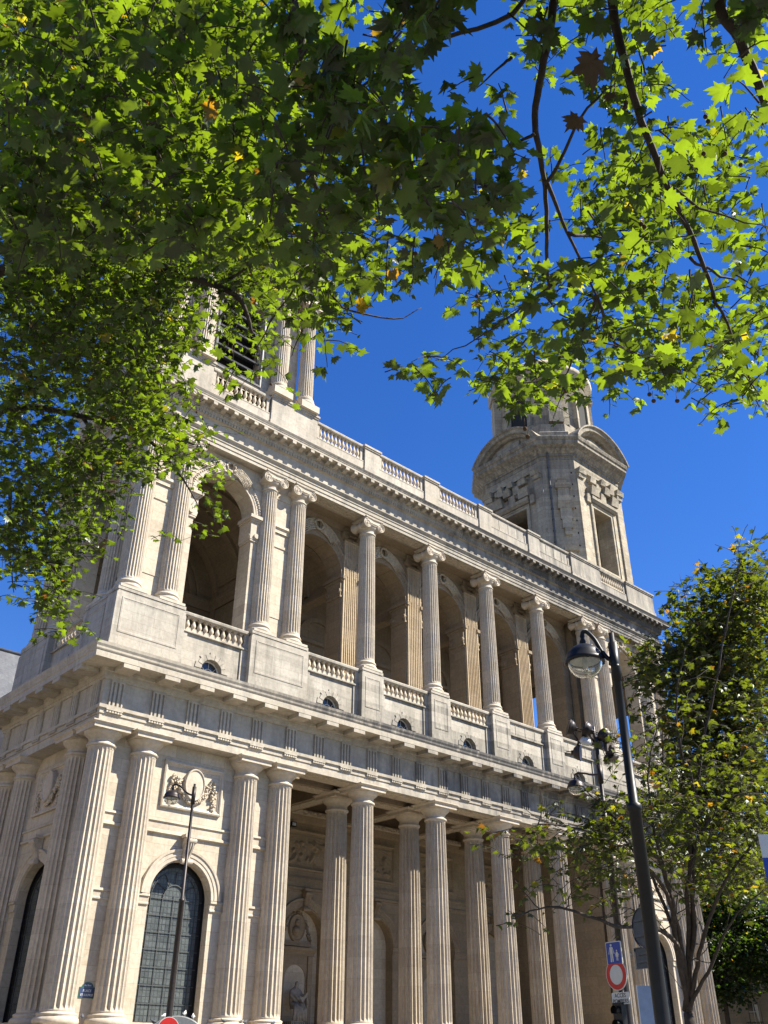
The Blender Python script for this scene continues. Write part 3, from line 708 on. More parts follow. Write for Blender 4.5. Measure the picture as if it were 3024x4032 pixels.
# --- loggia arcade behind the free columns -------------------------------------
YL = 1.82
mb = MB(); r, zs = 2.28, 27.30
for k in range(5):
    cx = XC[3]+B_*(k+.5); mb.bay(XC[3]+B_*k, XC[3]+B_*(k+1), 18.9, 31.5, YL, cx, r, 18.92, zs, 1.5, back=True)
mb.box(XC[3]+.2, X9-.2, .56, YL-.002, 31.18, 31.6)
mb.xsweep(XC[3]+.3, X9-.3, [(YL-.002,30.75),(YL-.10,30.8),(YL-.14,31.0),(YL-.3,31.17),(YL-.002,31.178)])
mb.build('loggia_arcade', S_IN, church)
for k in range(1, 5):
    x = XC[3]+B_*k; m = MB(); hw = .67; nf = 7
    rr = []
    for z, d in ((20.1,0),(20.2,1),(30.0,1),(30.1,0)):
        row = [(x-hw,YL-.002,z),(x-hw,YL-.18,z)]
        for f in range(nf):
            a = x-hw+.06+(2*hw-.12)*f/nf; wd = (2*hw-.12)/nf
            for q in (0.1,.25,.5,.75,.9): row.append((a+wd*q, YL-.18+d*.06*math.sqrt(max(0,1-((q-.5)/.4)**2)), z))
        row += [(x+hw,YL-.18,z),(x+hw,YL-.002,z)]; rr.append(row)
    m.rings(rr, False)
    m.box(x-hw-.1,x+hw+.1,YL-.28,YL-.003,19.0,19.7); m.box(x-hw-.05,x+hw+.05,YL-.24,YL-.004,19.702,20.1)
    o = m.build('fluted_pilaster', S_TAN, church)
    m = MB()
    m.box(x-hw-.02,x+hw+.02,YL-.21,YL-.003,30.1,30.28)
    for sx in (-1, 1):
        cx, cz, rr_ = x+sx*.66, 30.55, .31
        m.rings([[(cx+rr_*math.cos(6.283*q/18), y, cz+rr_*math.sin(6.283*q/18)) for q in range(18)] for y in (YL-.32, YL-.003)], True, False, True, True)
        m.tube([(cx+(.29*(1-t/30)+.05)*math.cos(1.57-sx*t/30*14), YL-.33, cz+(.29*(1-t/30)+.05)*math.sin(1.57-sx*t/30*14)) for t in range(31)], .033, 5)
    m.box(x-.6,x+.6,YL-.26,YL-.003,30.55,30.86); m.box(x-.85,x+.85,YL-.36,YL-.003,30.862,31.1)
    for q in range(8): m.ball((x-.4+.114*q, YL-.28, 30.62), .06, 5, 4, 1.4)
    m.build('capital', S_IN, o)
    # impost caps each side of the pier
    for sx in (-1, 1):
        m = MB(); xx = x+sx*(B_/2-r); lo, hi = min(xx, xx+sx*.0), max(xx, xx+sx*.0)
        for z0, z1, e in ((26.75,26.85,.05),(26.85,27.0,.12),(27.0,27.26,.22)):
            m.box(lo-e, hi+e, YL-.05-e, YL+1.5+e, z0+.001, z1)
        m.box(xx-.06, xx+.06, YL-.05, YL+1.45, 25.75, 26.749)
        for yy in (YL+.12, YL+1.3):
            m.rings([[(xv, yy+.2*math.cos(6.283*q/14), 26.1+.2*math.sin(6.283*q/14)) for q in range(14)] for xv in (xx-.16, xx+.16)], True, False, True, True)
        m.box(xx-.1, xx+.1, YL-.09, YL+1.5, 25.62, 25.748)
        m.build('impost_cap', S_IN, church)
rnd = random.Random(21)
for k in range(5):
    cx = XC[3]+B_*(k+.5)
    m = MB(); m.archring(cx, zs, [(r,YL-.003),(r+.01,YL-.06),(r+.2,YL-.06),(r+.22,YL-.10),(r+.40,YL-.10),(r+.43,YL-.16),(r+.56,YL-.17),(r+.58,YL-.003)])
    for q in range(46):
        a = math.pi*(q+.5)/46; m.ball((cx+(r+.32)*math.cos(a), YL-.11, zs+(r+.32)*math.sin(a)), .05, 5, 3)
    m.build('arch_moulding', S_IN, church)
    m = MB(); wreath(m, cx, zs+r+.85, YL-.05, rnd, 1.0); m.build('wreath_carving', S_CARVE, church)
# vaulted gallery behind the arcade
mb = MB(); YG = 9.2; y0 = YL+1.505
for k in range(5):
    cx = XC[3]+B_*(k+.5); rv = 2.75; zv = 27.2
    arc = [(cx-rv*math.cos(math.pi*q/18), zv+rv*.95*math.sin(math.pi*q/18)) for q in range(19)]
    for a, b in zip(arc, arc[1:]): mb.quad((a[0],y0,a[1]),(b[0],y0,b[1]),(b[0],YG,b[1]),(a[0],YG,a[1]))
    for yy in (y0+.1, y0+2.6, YG-.5):
        mb.rings([[(cx-(rv-.22*e)*math.cos(math.pi*q/18), yy+f, zv+(rv*.95-.22*e)*math.sin(math.pi*q/18)) for e, f in ((0,0),(1,0),(1,.5),(0,.5))] for q in range(19)], True)
    if False: mb.bay(XC[3]+B_*k, XC[3]+B_*(k+1), 18.9, 31.5, YG, cx, 1.9, 18.95, 26.6, .9, back=True)
    else:
        mb.quad((XC[3]+B_*k,YG,18.9),(XC[3]+B_*(k+1),YG,18.9),(XC[3]+B_*(k+1),YG,31.5),(XC[3]+B_*k,YG,31.5))
        mb.archring(cx, 25.5, [(1.7,YG-.002),(1.7,YG-.2),(2.05,YG-.2),(2.05,YG-.002)], 18, 19.0)
        mb.xsweep(cx-2.2, cx+2.2, [(YG-.003,25.3),(YG-.22,25.35),(YG-.26,25.6),(YG-.003,25.65)])
for k in range(6):
    x = XC[3]+B_*k; mb.box(x-.36, x+.36, y0+.01, y0+.5, 18.9, 27.3); mb.box(x-.36, x+.36, YG-.5, YG-.01, 18.9, 27.3)
    mb.box(x-.42, x+.42, y0+.005, YG-.005, 26.75, 27.2)
mb.build('loggia_vault', S_IN, church)

# --- upper entablature ----------------------------------------------------------
mb = MB()
mb.ringsweep(RECT, [(-.56,31.7),(-.56,31.12),(.55,31.12),(.55,31.37),(.60,31.375),(.60,31.64),(.65,31.645),(.65,31.80),(.70,31.82),(.78,31.93),(.81,31.95),(.81,32.02),(.56,32.04),(.55,32.93),(.60,32.94),(.62,32.97),(.70,32.98),(.72,33.18),(.80,33.19),(.82,33.24),(.84,33.42),(.92,33.45),(.93,33.71),(1.45,33.71),(1.45,33.87),(1.48,33.88),(1.49,33.93),(1.53,34.0),(1.58,34.10),(1.56,34.12),(.2,34.3)])
n = 0
for x in np.arange(-.62, XE+.6, .215):
    mb.hexa([(x,-.78,32.985),(x+.15,-.78,32.985),(x+.15,-.71,32.985),(x,-.71,32.985)], [(x,-.80,33.17),(x+.15,-.80,33.17),(x+.15,-.71,33.17),(x,-.71,33.17)])
    mb.hexa([(x,-.855,33.25),(x+.13,-.855,33.25),(x+.13,-.81,33.25),(x,-.81,33.25)], [(x,-.88,33.38),(x+.13,-.88,33.38),(x+.13,-.82,33.38),(x,-.82,33.38)])
for y in np.arange(-.5, 11, .215):
    mb.hexa([(-.78,y,32.985),(-.78,y+.15,32.985),(-.71,y+.15,32.985),(-.71,y,32.985)], [(-.80,y,33.17),(-.80,y+.15,33.17),(-.71,y+.15,33.17),(-.71,y,33.17)])
uent = mb.build('upper_entablature', S_CORN, church)
m = MB(); m.rings([[(x, yy, zz) for yy, zz in ((-.93,33.705),(-.93,33.44),(-1.10,33.44),(-1.22,33.52),(-1.38,33.48),(-1.44,33.50),(-1.44,33.705))] for x in (-.15,.15)], True, False, True, True)
md0 = m.build('modillion', S_CORN, None)
xs = [i*XE/68 for i in range(69)]
md0.location = (xs[0]-.0, 0, 0); setparent(md0, uent)
for x in xs[1:]: inst(md0, 'modillion', uent, (x, 0, 0))
for i in range(15): inst(md0, 'modillion', uent, mat4=Matrix.Translation((0, i*XC[3]/14, 0)) @ M_SWAP)
m = MB()
for k in range(5):
    x0 = XC[3]+B_*k+1.0; x1 = XC[3]+B_*(k+1)-1.0; m.box(x0, x1, -.36, .36, 31.07, 31.115)
m.build('carved_band', S_CARVE, uent)

# --- roof deck and attic balustrade -----------------------------------------------
m = MB(); m.box(-.5, XE+.5, -.3, 11.4, 34.1, 34.32); m.build('roof_deck', LEAD, church)
def attic_block(x0, x1, y0=-.42, y1=.25, z1=37.30, T=None, pl=.08):
    b = MB(T); b.box(x0-pl, x1+pl, y0-.08, y1, 34.28, 35.35); b.box(x0, x1, y0, y1, 35.352, z1-.28)
    b.box(x0-.06, x1+.06, y0-.07, y1, z1-.278, z1-.16); b.box(x0-.12, x1+.12, y0-.13, y1, z1-.158, z1)
    return b.build('attic_pedestal', S_ATTIC, church)
for x in XC[4:8]: attic_block(x-.72, x+.72)
b_ = MB()
b_.box(XC[3], X9, -.33, .2, 34.28, 35.84); b_.box(P_, XC[2], -.33, .2, 34.28, 35.84); b_.box(XC[9], XC[10], -.33, .2, 34.28, 35.84)
b_.box(-.33, .2, P_, XC[2], 34.28, 35.84)
b_.build('attic_plinth', S_ATTIC, church)
attic_block(-.9, 3.2, z1=37.55); attic_block(7.95, 11.9, z1=37.55); attic_block(X9-1.0, X9+3.2); attic_block(X9+7.4, XE+.85)
attic_block(.3, 3.2, z1=37.55, T=SWAP); attic_block(7.95, 11.4, z1=37.55, T=SWAP)
ag = [(3.2, 7.95, False), (11.9, XC[4]-.72, False), (XC[4]+.72, XC[5]-.72, False), (XC[5]+.72, XC[6]-.72, False), (XC[6]+.72, XC[7]-.72, True), (XC[7]+.72, X9-1.0, True), (X9+3.2, X9+7.4, False)]
for a, b, bl in ag: balustrade(a+.09, b-.09, -.12, 35.96, 37.28, blind=bl, mat=S_ATTIC, n=None if bl else 11)
balustrade(3.29, 7.86, -.12, 35.96, 37.28, T='side', mat=S_ATTIC, n=11)

# --- north bell tower -----------------------------------------------------------------
NT = MB(); zb, zt = 37.4, 47.9
NT.rectbay(.5, XC[3]-.5, zb, zt, .5, 3.72, 7.25, 38.3, 45.4, .9)
for a, b in ((1.45,3.6),(7.35,XC[3]-1.45)): pass
NT.T = SWAP; NT.rectbay(.5, XC[3]-.5, zb, zt, .5, 3.72, 7.25, 38.3, 45.4, .9); NT.T = IDT
NT.quad((XC[3]-.5,.5,zb),(XC[3]-.5,XC[3]-.5,zb),(XC[3]-.5,XC[3]-.5,zt),(XC[3]-.5,.5,zt))
NT.quad((.5,XC[3]-.5,zb),(XC[3]-.5,XC[3]-.5,zb),(XC[3]-.5,XC[3]-.5,zt),(.5,XC[3]-.5,zt))
TR = (0, XC[3], 0, XC[3])
NT.ringsweep(TR, [(-.5,47.4),(.5,47.4),(.5,47.8),(.56,47.82),(.56,48.2),(.66,48.3),(.55,48.32),(.55,49.2),(.8,49.4),(1.3,49.5),(1.3,49.8),(1.45,50.1),(-.5,50.2)])
NT.box(.2, XC[3]-.2, .2, XC[3]-.2, 50.2, 52.4)
NT.lathe([(4.6,52.4),(4.6,60.5),(5.2,60.7),(5.3,61.3),(4.4,61.4),(4.2,63.0),(0.01,64.5)], TC, TC, 24, smooth=False)
north = NT.build('bell_tower', S_WALL, church)
m = MB()
m.frame(3.55, 7.42, 38.25, 45.6, [(0,.498),(0,.40),(.1,.38),(.17,.42),(.171,.52)])
for i in range(8):
    z = 38.6+.86*i
    m.hexa([(3.73,.62,z),(7.24,.62,z),(7.24,1.35,z+.42),(3.73,1.35,z+.42)], [(3.73,.58,z+.10),(7.24,.58,z+.10),(7.24,1.33,z+.5),(3.73,1.33,z+.5)])
lv = m.build('louvre', LEAD, north)
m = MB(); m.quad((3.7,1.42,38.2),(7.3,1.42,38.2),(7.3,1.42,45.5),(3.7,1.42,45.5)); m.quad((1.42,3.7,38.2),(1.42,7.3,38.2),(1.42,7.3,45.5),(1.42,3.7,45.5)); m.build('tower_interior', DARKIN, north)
sh = shaft_mesh('s', 38.75, 45.6, .56, .49, 24, .055, S_COL)
sh.box(-.78,.78,-.78,.78,37.56,38.1)
sh.lathe([(.7,38.102),(.76,38.2),(.75,38.32),(.66,38.4),(.62,38.48),(.68,38.56),(.66,38.65),(.58,38.7),(.56,38.73)],0,0,32)
sh.lathe([(.49,45.6),(.56,45.63),(.56,45.72),(.5,45.75),(.5,45.9),(.62,46.5),(.75,47.0),(.82,47.1)],0,0,24)
rnd = random.Random(4)
for lev, rr_, n_ in ((46.1,.56,8),(46.55,.64,8)):
    for q in range(n_):
        a = 6.283*(q+(.5 if lev > 46.3 else 0))/n_; sh.tube([(.5*math.cos(a),.5*math.sin(a),lev-.3),(rr_*math.cos(a),rr_*math.sin(a),lev+.1),((rr_+.14)*math.cos(a),(rr_+.14)*math.sin(a),lev+.18),((rr_+.16)*math.cos(a),(rr_+.16)*math.sin(a),lev+.05)],[.13,.12,.09,.03],6)
for sx in (-1,1):
    for sy in (-1,1): sh.ball((sx*.58,sy*.58,46.95), .17, 8, 6)
sh.box(-.82,.82,-.82,.82,47.1,47.39)
c0 = sh.build('corinthian_column', S_COL, None); c0.location = (0,0,0); setparent(c0, north)
for x, y in [(q, 0) for q in XC[1:4]] + [(0, q) for q in XC[1:4]] + [(XC[3], q) for q in (P_, XC[2], XC[3])]:
    inst(c0, 'corinthian_column', north, (x, y, 0))

# --- south tower, left rough --------------------------------------------------------------
CXS, CYS, HWS, CH = 47.4, 5.9, 5.9, 2.25
def octa(cx, cy, h, c, z, e=0.0):
    h2 = h+e; k = c+e*.586
    return [(cx-h2+k,cy-h2,z),(cx+h2-k,cy-h2,z),(cx+h2,cy-h2+k,z),(cx+h2,cy+h2-k,z),(cx+h2-k,cy+h2,z),(cx-h2+k,cy+h2,z),(cx-h2,cy+h2-k,z),(cx-h2,cy-h2+k,z)]
ST = MB(); z0, z1 = 34.3, 48.9
f0 = CXS-HWS+CH; f1 = CXS+HWS-CH; yF = CYS-HWS
wx0, wx1, wz0, wz1 = CXS-1.42, CXS+1.42, 37.6, 44.3
ST.rectbay(f0, f1, z0, z1, yF, wx0, wx1, wz0, wz1, 1.6)
LT = lambda x, y, z: (CXS-HWS+(y-yF), CYS+(x-CXS), z)       # front face -> left face
ST.T = LT; ST.rectbay(f0, f1, z0, z1, yF, wx0, wx1, wz0, wz1, 1.6); ST.T = IDT
o8 = octa(CXS, CYS, HWS, CH, z0); o9 = octa(CXS, CYS, HWS, CH, z1)
for a in (1, 2, 3, 4, 5, 7):
    b = (a+1) % 8; ST.quad(o8[a], o8[b], o9[b], o9[a])
ST.rings([octa(CXS,CYS,HWS,CH,z,e) for e, z in ((0,48.9),(.05,48.92),(.05,49.3),(.18,49.35),(.18,49.55),(.32,49.7),(.55,49.95),(.95,50.25),(1.0,50.3),(1.0,50.62),(1.12,50.7),(1.22,51.0),(1.2,51.05),(.2,51.3),(-.35,51.32),(-.35,52.6),(-.5,52.75),(-.8,52.8),(-.8,53.9))], True)
south = ST.build('bell_tower', S_ROUGH, church)
def tower_face(T):
    # pilaster strips, window surround, shattered-looking raw blocks, segmental pediment
    m = MB(T); rnd = random.Random(8)
    for a, b in ((f0+.02, f0+1.0), (f1-1.0, f1-.02)): m.box(a, b, yF-.16, yF-.002, 34.6, 46.9); m.box(a-.0, b+.0, yF-.24, yF-.003, 36.0, 37.2)
    m.frame(wx0-.42, wx1+.42, wz0-.2, wz1+.42, [(0,yF-.002),(0,yF-.16),(.14,yF-.2),(.2,yF-.12),(.4,yF-.10),(.42,yF-.002)])
    m.xsweep(wx0-.55, wx1+.75, [(yF-.002,44.74),(yF-.3,44.76),(yF-.5,45.0),(yF-.52,45.3),(yF-.002,45.4)])
    w_ = m.build('window_surround', S_ROUGH, south)
    m = MB(T)
    blocks = [(wx0-.7,45.42,1.2,.9,.50),(wx1-.3,45.42,1.1,1.0,.52),(CXS-.35,45.42,.8,.75,.35),(CXS-.9,46.25,.75,.9,.30),(CXS+.1,46.3,.8,.7,.55),(CXS+.9,46.6,.6,1.0,.62),(f0+.1,46.9,.9,.45,.28),(f0+.02,47.36,1.1,.5,.42),(f1-1.0,46.9,.9,.45,.28),(f1-1.12,47.36,1.1,.5,.42),(CXS-1.8,47.0,.9,.6,.35),(CXS+1.5,47.1,.7,.5,.3),(f0+1.2,47.9,5.4,.35,.2),(CXS-.3,47.2,.7,.6,.5),(wx0-1.2,44.5,.5,.8,.3)]
    for x, z, w__, h_, d_ in blocks:
        e = rnd.uniform(-.06,.06); d_ *= 1.55
        m.hexa([(x,yF-d_*.7,z),(x+w__,yF-d_*.8,z+e),(x+w__,yF-.003,z+e),(x,yF-.003,z)], [(x+e,yF-d_,z+h_),(x+w__+e,yF-d_*.9,z+h_-e),(x+w__,yF-.003,z+h_-e),(x,yF-.003,z+h_)])
    for i in range(5):   # raw blocks left for the sculptor, split aslant
        x = CXS-1.5+.72*i; z = 45.4+.5*(i % 3)*.8
        m.hexa([(x,yF-.2,z),(x+.6,yF-.45,z+.1),(x+.6,yF-.004,z+.1),(x,yF-.004,z)], [(x+.1,yF-.12,z+.8),(x+.5,yF-.3,z+.55),(x+.5,yF-.005,z+.55),(x+.1,yF-.005,z+.8)])
    m.build('raw_block', S_ROUGH, south)
    m = MB(T); half = (f1-f0)/2+.55; R_ = 4.7; zc = 51.0-math.sqrt(max(0, R_*R_-half*half)); a0 = math.acos(half/R_)
    pr = lambda a, r, y: (CXS+r*math.cos(a), y, zc+r*math.sin(a))
    seg = [math.pi-a0-(math.pi-2*a0)*k/20 for k in range(21)]
    cor = [(R_-.75,yF-.2),(R_-.70,yF-.55),(R_-.5,yF-.75),(R_-.42,yF-1.05),(R_-.1,yF-1.12),(R_+.0,yF-1.3),(R_+.14,yF-1.32),(R_+.16,yF+.6),(R_-.75,yF+.6)]
    m.rings([[pr(a, r, y) for r, y in cor] for a in seg], True, False, True, True)
    m.poly([(CXS-half,yF-.22,50.9)]+[pr(a, R_-.7, yF-.22) for a in seg]+[(CXS+half,yF-.22,50.9)])
    m.box(CXS-1.5, CXS+1.5, yF-.42, yF-.23, 51.2, 52.3)
    m.build('segmental_pediment', S_ROUGH, south)
tower_face(IDT); tower_face(LT)
# stepped raw stones on the chamfered corner, lead rainwater pipe
d45 = math.sqrt(.5)
CT = lambda x, y, z: (CXS-HWS+CH/2 + x*d45*1.0 - (-y)*d45*1.0, yF+CH/2 - x*d45 - (-y)*d45, z)   # x along, y out (negative = out)
CS = ((-.25,.75,35.9,36.5,.45),(-.35,.95,36.5,37.2,.35),(-.4,1.0,37.25,37.6,.55),(-.2,.85,37.6,38.6,.22),(-.3,1.05,38.6,39.0,.5),(-.05,.6,40.4,41.1,.30),(-.2,.75,41.1,42.1,.32),(-.3,.85,42.1,43.2,.34),(-.5,1.05,43.2,43.7,.5),(-.42,.95,43.7,44.4,.36),(-.35,.8,44.4,45.5,.30),(-.55,.95,45.5,46.0,.52),(-.3,.6,46.0,46.6,.4)) 
for lo_, hi_ in ((35, 39.5), (39.5, 48)):
  m = MB(CT)
  for x0_, x1_, z0_, z1_, o_ in CS:
    if lo_ < z0_ < hi_: m.hexa([(x0_,-o_*.75,z0_),(x1_,-o_*.75,z0_),(x1_,.0,z0_),(x0_,.0,z0_)], [(x0_+.03,-o_,z1_),(x1_-.05,-o_,z1_),(x1_,.0,z1_),(x0_,.0,z1_)])
  m.build('raw_corner_stone', S_ROUGH, south)
m = MB(CT); m.tube([(-1.05,-.12,35),(-1.0,-.12,42),(-.95,-.12,49),(-.95,-.4,49.6)], .085, 8)
for i in range(11): m.tube([(-1.05+.009*i,-.12,36+1.2*i),(-1.05+.009*i,-.12,36.14+1.2*i)], .125, 8)
m.build('drainpipe', LEAD, south)
m = MB()
for i in range(9):
    z = 36.5+1.35*i
    m.T = CT; m.box(1.15,1.27,-.012,-.003,z,z+.2)
m.T = IDT; m.build('putlog_hole', DARKIN, south)
m = MB(); m.box(CXS-HWS+1.6, CXS+HWS-.3, yF+1.65, CYS+HWS-.4, 34.4, 34.6); m.quad((CXS-3,CYS+2,34),(CXS+4,CYS+2,34),(CXS+4,CYS+2,48.8),(CXS-3,CYS+2,48.8)); m.quad((CXS+1.6,yF+1.6,34),(CXS+1.6,CYS+3,34),(CXS+1.6,CYS+3,48.8),(CXS+1.6,yF+1.6,48.8)); m.box(f0,f1,yF+1.0,CYS+4,44.9,45.2)
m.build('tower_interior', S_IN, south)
# upper drum
D = MB(); rd, n = 4.75, 32
D.lathe([(5.2,53.6),(5.25,54.6),(5.0,54.7)], CXS, CYS, 8, a0=math.pi/8, a1=math.pi/8+2*math.pi, smooth=False)
D.lathe([(rd,54.6),(rd,60.6),(rd+.25,60.8),(rd+.25,61.3),(rd+.9,61.7),(rd+1.0,62.2),(rd-.3,62.4),(rd-.3,63.4),(rd-1.2,64.5),(.01,65.5)], CXS, CYS, n)
dr = D.build('tower_drum', S_ROUGH, south)
for a in [math.pi*1.5+.12+k*math.pi/2 for k in range(4)]:
    ca, sa = math.cos(a), math.sin(a)
    TT = lambda x, y, z: (CXS+ca*(rd-y)-sa*x, CYS+sa*(rd-y)+ca*x, z)
    m = MB(TT); m.archring(0, 58.6, [(1.0,.2),(1.0,-.22),(1.4,-.26),(1.42,.3)], 18, 54.7); o = m.build('drum_window', S_ROUGH, dr)
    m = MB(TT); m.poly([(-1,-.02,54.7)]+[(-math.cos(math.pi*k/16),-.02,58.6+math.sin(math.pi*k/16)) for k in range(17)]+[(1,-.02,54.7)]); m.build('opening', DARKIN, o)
for a in [math.pi*1.5+.12+math.pi/4+k*math.pi/2 for k in range(4)]:
    ca, sa = math.cos(a), math.sin(a); TT = lambda x, y, z: (CXS+ca*(rd-y)-sa*x, CYS+sa*(rd-y)+ca*x, z)
    m = MB(TT); m.box(-.75,.75,-.7,.3,54.65,60.7); m.box(-.95,.95,-.9,.3,60.705,61.4); m.build('drum_buttress', S_ROUGH, dr)

# --- nave block and slate roof behind -----------------------------------------------------
m = MB(); m.box(2, XE-2, 13, 95, ZG, 19.4); m.box(XC[3]+.2, X9-.2, 9.95, 13, ZG, 18.88); m.build('nave_wall', S_WALL, church)
m = MB(); m.rings([[(-6,23.5,16.5),(-6,30.5,26.9),(-6,37.5,16.5)],[(58,23.5,16.5),(58,30.5,26.9),(58,37.5,16.5)]], True, False, True, True)
m.tube([(-6,30.5,26.95),(58,30.5,26.95)], .16, 6); m.build('transept_roof', SLATE, church)
m = MB(); m.box(-5.5, 57.5, 24, 37, ZG, 16.45); m.xsweep(-6.2,58.2,[(24.0,15.2),(23.3,15.8),(23.2,16.5),(24.0,16.5)]); m.build('transept_wall', S_WALL, church)
# ================================================================= trees
def leaf_material(name, tint, dry=.06, trans=.62):
    m = bpy.data.materials.new(name); m.use_nodes = True; n = m.node_tree; n.nodes.remove(n.nodes['Principled BSDF']); out = n.nodes['Material Output']
    at_ = n.nodes.new('ShaderNodeAttribute'); at_.attribute_name = 'leafvar'
    v = at_.outputs['Fac']
    def scaled(k): return tuple(min(1, t*k) for t in tint)
    rp = n.nodes.new('ShaderNodeValToRGB'); e = rp.color_ramp.elements
    stops = [(0, scaled(.36)), (.5, scaled(1.)), (1-dry*1.6, scaled(1.38)), (1-dry*1.0, (.30, .24, .02)), (1-dry*.35, (.34, .16, .02)), (1., (.13, .05, .02))]
    while len(e) < len(stops): e.new(.5)
    for q, (p, c) in zip(e, stops): q.position = p; q.color = (*c, 1)
    n.links.new(v, rp.inputs[0])
    g = n.nodes.new('ShaderNodeNewGeometry')
    nz = noise_(n, g.outputs['Position'], 14, 3)
    c = mix_(n, .45, rp.outputs[0], ramp_(n, nz, [(.3, .6), (.7, 1.)]), 'MULTIPLY')
    d = n.nodes.new('ShaderNodeBsdfDiffuse'); n.links.new(mix_(n, 1., c, (.30, .30, .25), 'MULTIPLY'), d.inputs[0])
    t = n.nodes.new('ShaderNodeBsdfTranslucent'); n.links.new(mix_(n, 1., c, (1.75, 1.9, .48), 'MULTIPLY'), t.inputs[0])
    mx = n.nodes.new('ShaderNodeMixShader'); mx.inputs[0].default_value = trans; n.links.new(d.outputs[0], mx.inputs[1]); n.links.new(t.outputs[0], mx.inputs[2])
    gl = n.nodes.new('ShaderNodeBsdfGlossy'); gl.inputs['Roughness'].default_value = .42; gl.inputs[0].default_value = (.9, .95, .9, 1)
    m2 = n.nodes.new('ShaderNodeMixShader'); m2.inputs[0].default_value = .042
    n.links.new(mx.outputs[0], m2.inputs[1]); n.links.new(gl.outputs[0], m2.inputs[2])
    n.links.new(m2.outputs[0], out.inputs[0])
    return m
# five-lobed plane leaf, unit length, stalk at the origin, tip along +Y
_half = [(.04,.03),(.16,-.10),(.30,-.02),(.56,-.04),(.40,.15),(.52,.24),(.74,.48),(.46,.45),(.52,.62),(.25,.56),(.24,.74),(.10,.78)]
_out = [(x, y) for x, y in _half] + [(0, 1.10)] + [(-x, y) for x, y in reversed(_half)]
LEAF = np.array([(0, .30)] + _out, float)
LEAF = np.c_[LEAF, -.17*np.abs(LEAF[:,0])**1.2*2 - .22*np.maximum(0, LEAF[:,1]-.3)**2 + .05*np.sin(7*LEAF[:,0])]
NL = len(LEAF); LF = np.array([(0, i, i % (NL-1)+1) for i in range(1, NL)])
# small simple leaf for distant crowns
LEAF2 = np.array([(0,.4,.06),(.34,.1,0),(.5,.5,-.05),(.22,.62,0),(0,1.,-.1),(-.22,.62,0),(-.5,.5,-.05),(-.34,.1,0)], float); LF2 = np.array([(0, i, i % 7+1) for i in range(1, 8)])
def leaves_object(name, P, S, rng, mat, parent, tip=None, tilt=.8, tmpl=0, var=None):
    """P (n,3) stalk points, S (n,) sizes; blades hang with random turn and tilt"""
    T, F = (LEAF, LF) if tmpl == 0 else (LEAF2, LF2)
    n = len(P); P = np.asarray(P); a = rng.uniform(0, 2*np.pi, n)
    nrm = np.c_[rng.normal(0, tilt*.62, n), rng.normal(0, tilt*.62, n), np.ones(n)]
    nrm /= np.linalg.norm(nrm, axis=1)[:, None]
    d = np.c_[np.cos(a), np.sin(a), -rng.uniform(.2, 1.1, n)] if tip is None else tip + rng.normal(0, .45, (n, 3)) + np.array([0, 0, -.45])
    d -= nrm*(d*nrm).sum(1)[:, None]; d /= np.linalg.norm(d, axis=1)[:, None]
    x = np.cross(d, nrm)
    curl = rng.uniform(-.4, 3.2, n)
    V = P[:, None, :] + S[:, None, None]*(T[None, :, 0, None]*x[:, None, :] + T[None, :, 1, None]*d[:, None, :] + T[None, :, 2, None]*curl[:, None, None]*nrm[:, None, :])
    V = V.reshape(-1, 3); nt_ = len(T); Fa = (F[None] + (np.arange(n)*nt_)[:, None, None]).reshape(-1, 3)
    me = bpy.data.meshes.new(name); me.vertices.add(len(V)); me.vertices.foreach_set('co', V.ravel().astype(np.float32))
    me.loops.add(Fa.size); me.loops.foreach_set('vertex_index', Fa.ravel().astype(np.int32))
    me.polygons.add(len(Fa)); me.polygons.foreach_set('loop_start', np.arange(0, Fa.size, 3, dtype=np.int32)); me.polygons.foreach_set('loop_total', np.full(len(Fa), 3, np.int32))
    at_ = me.attributes.new('leafvar', 'FLOAT', 'POINT'); vv = rng.uniform(0, 1, n) if var is None else var
    at_.data.foreach_set('value', np.repeat(vv, nt_).astype(np.float32))
    me.materials.append(mat); me.update(); me.validate()
    o = bpy.data.objects.new(name, me); COL.objects.link(o); setparent(o, parent); return o
BARK = plain('dark_bark', (.045, .034, .026), .9, var=.5, scale=9, bump=.02)
TRUNKM = plain('mottled_plane_bark', (.20, .17, .12), .9, var=.5, scale=2.5, bump=.03)
BALLM = plain('brown_seed_ball', (.07, .04, .02), .95, var=.4, scale=60)
def limb_curve(pts, rnd, n=5, wob=.05):
    """smooth polyline through points"""
    pts = [Vector(p) for p in pts]; out = []
    for i in range(len(pts)-1):
        p0 = pts[max(i-1, 0)]; p1 = pts[i]; p2 = pts[i+1]; p3 = pts[min(i+2, len(pts)-1)]
        for k in range(n):
            t = k/n; q = .5*((2*p1)+(p2-p0)*t+(2*p0-5*p1+4*p2-p3)*t*t+(3*p1-p0-3*p2+p3)*t**3)
            out.append(q+Vector((rnd.uniform(-1,1), rnd.uniform(-1,1), rnd.uniform(-1,1)))*wob*(p2-p1).length*.25)
    out.append(pts[-1]); return out
def limb(mb, pts, r0, r1, rnd, n=5, wob=.06, sides=7):
    c = limb_curve(pts, rnd, n, wob); m = len(c)
    mb.tube([tuple(p) for p in c], [r0+(r1-r0)*i/(m-1) for i in range(m)], sides); return c

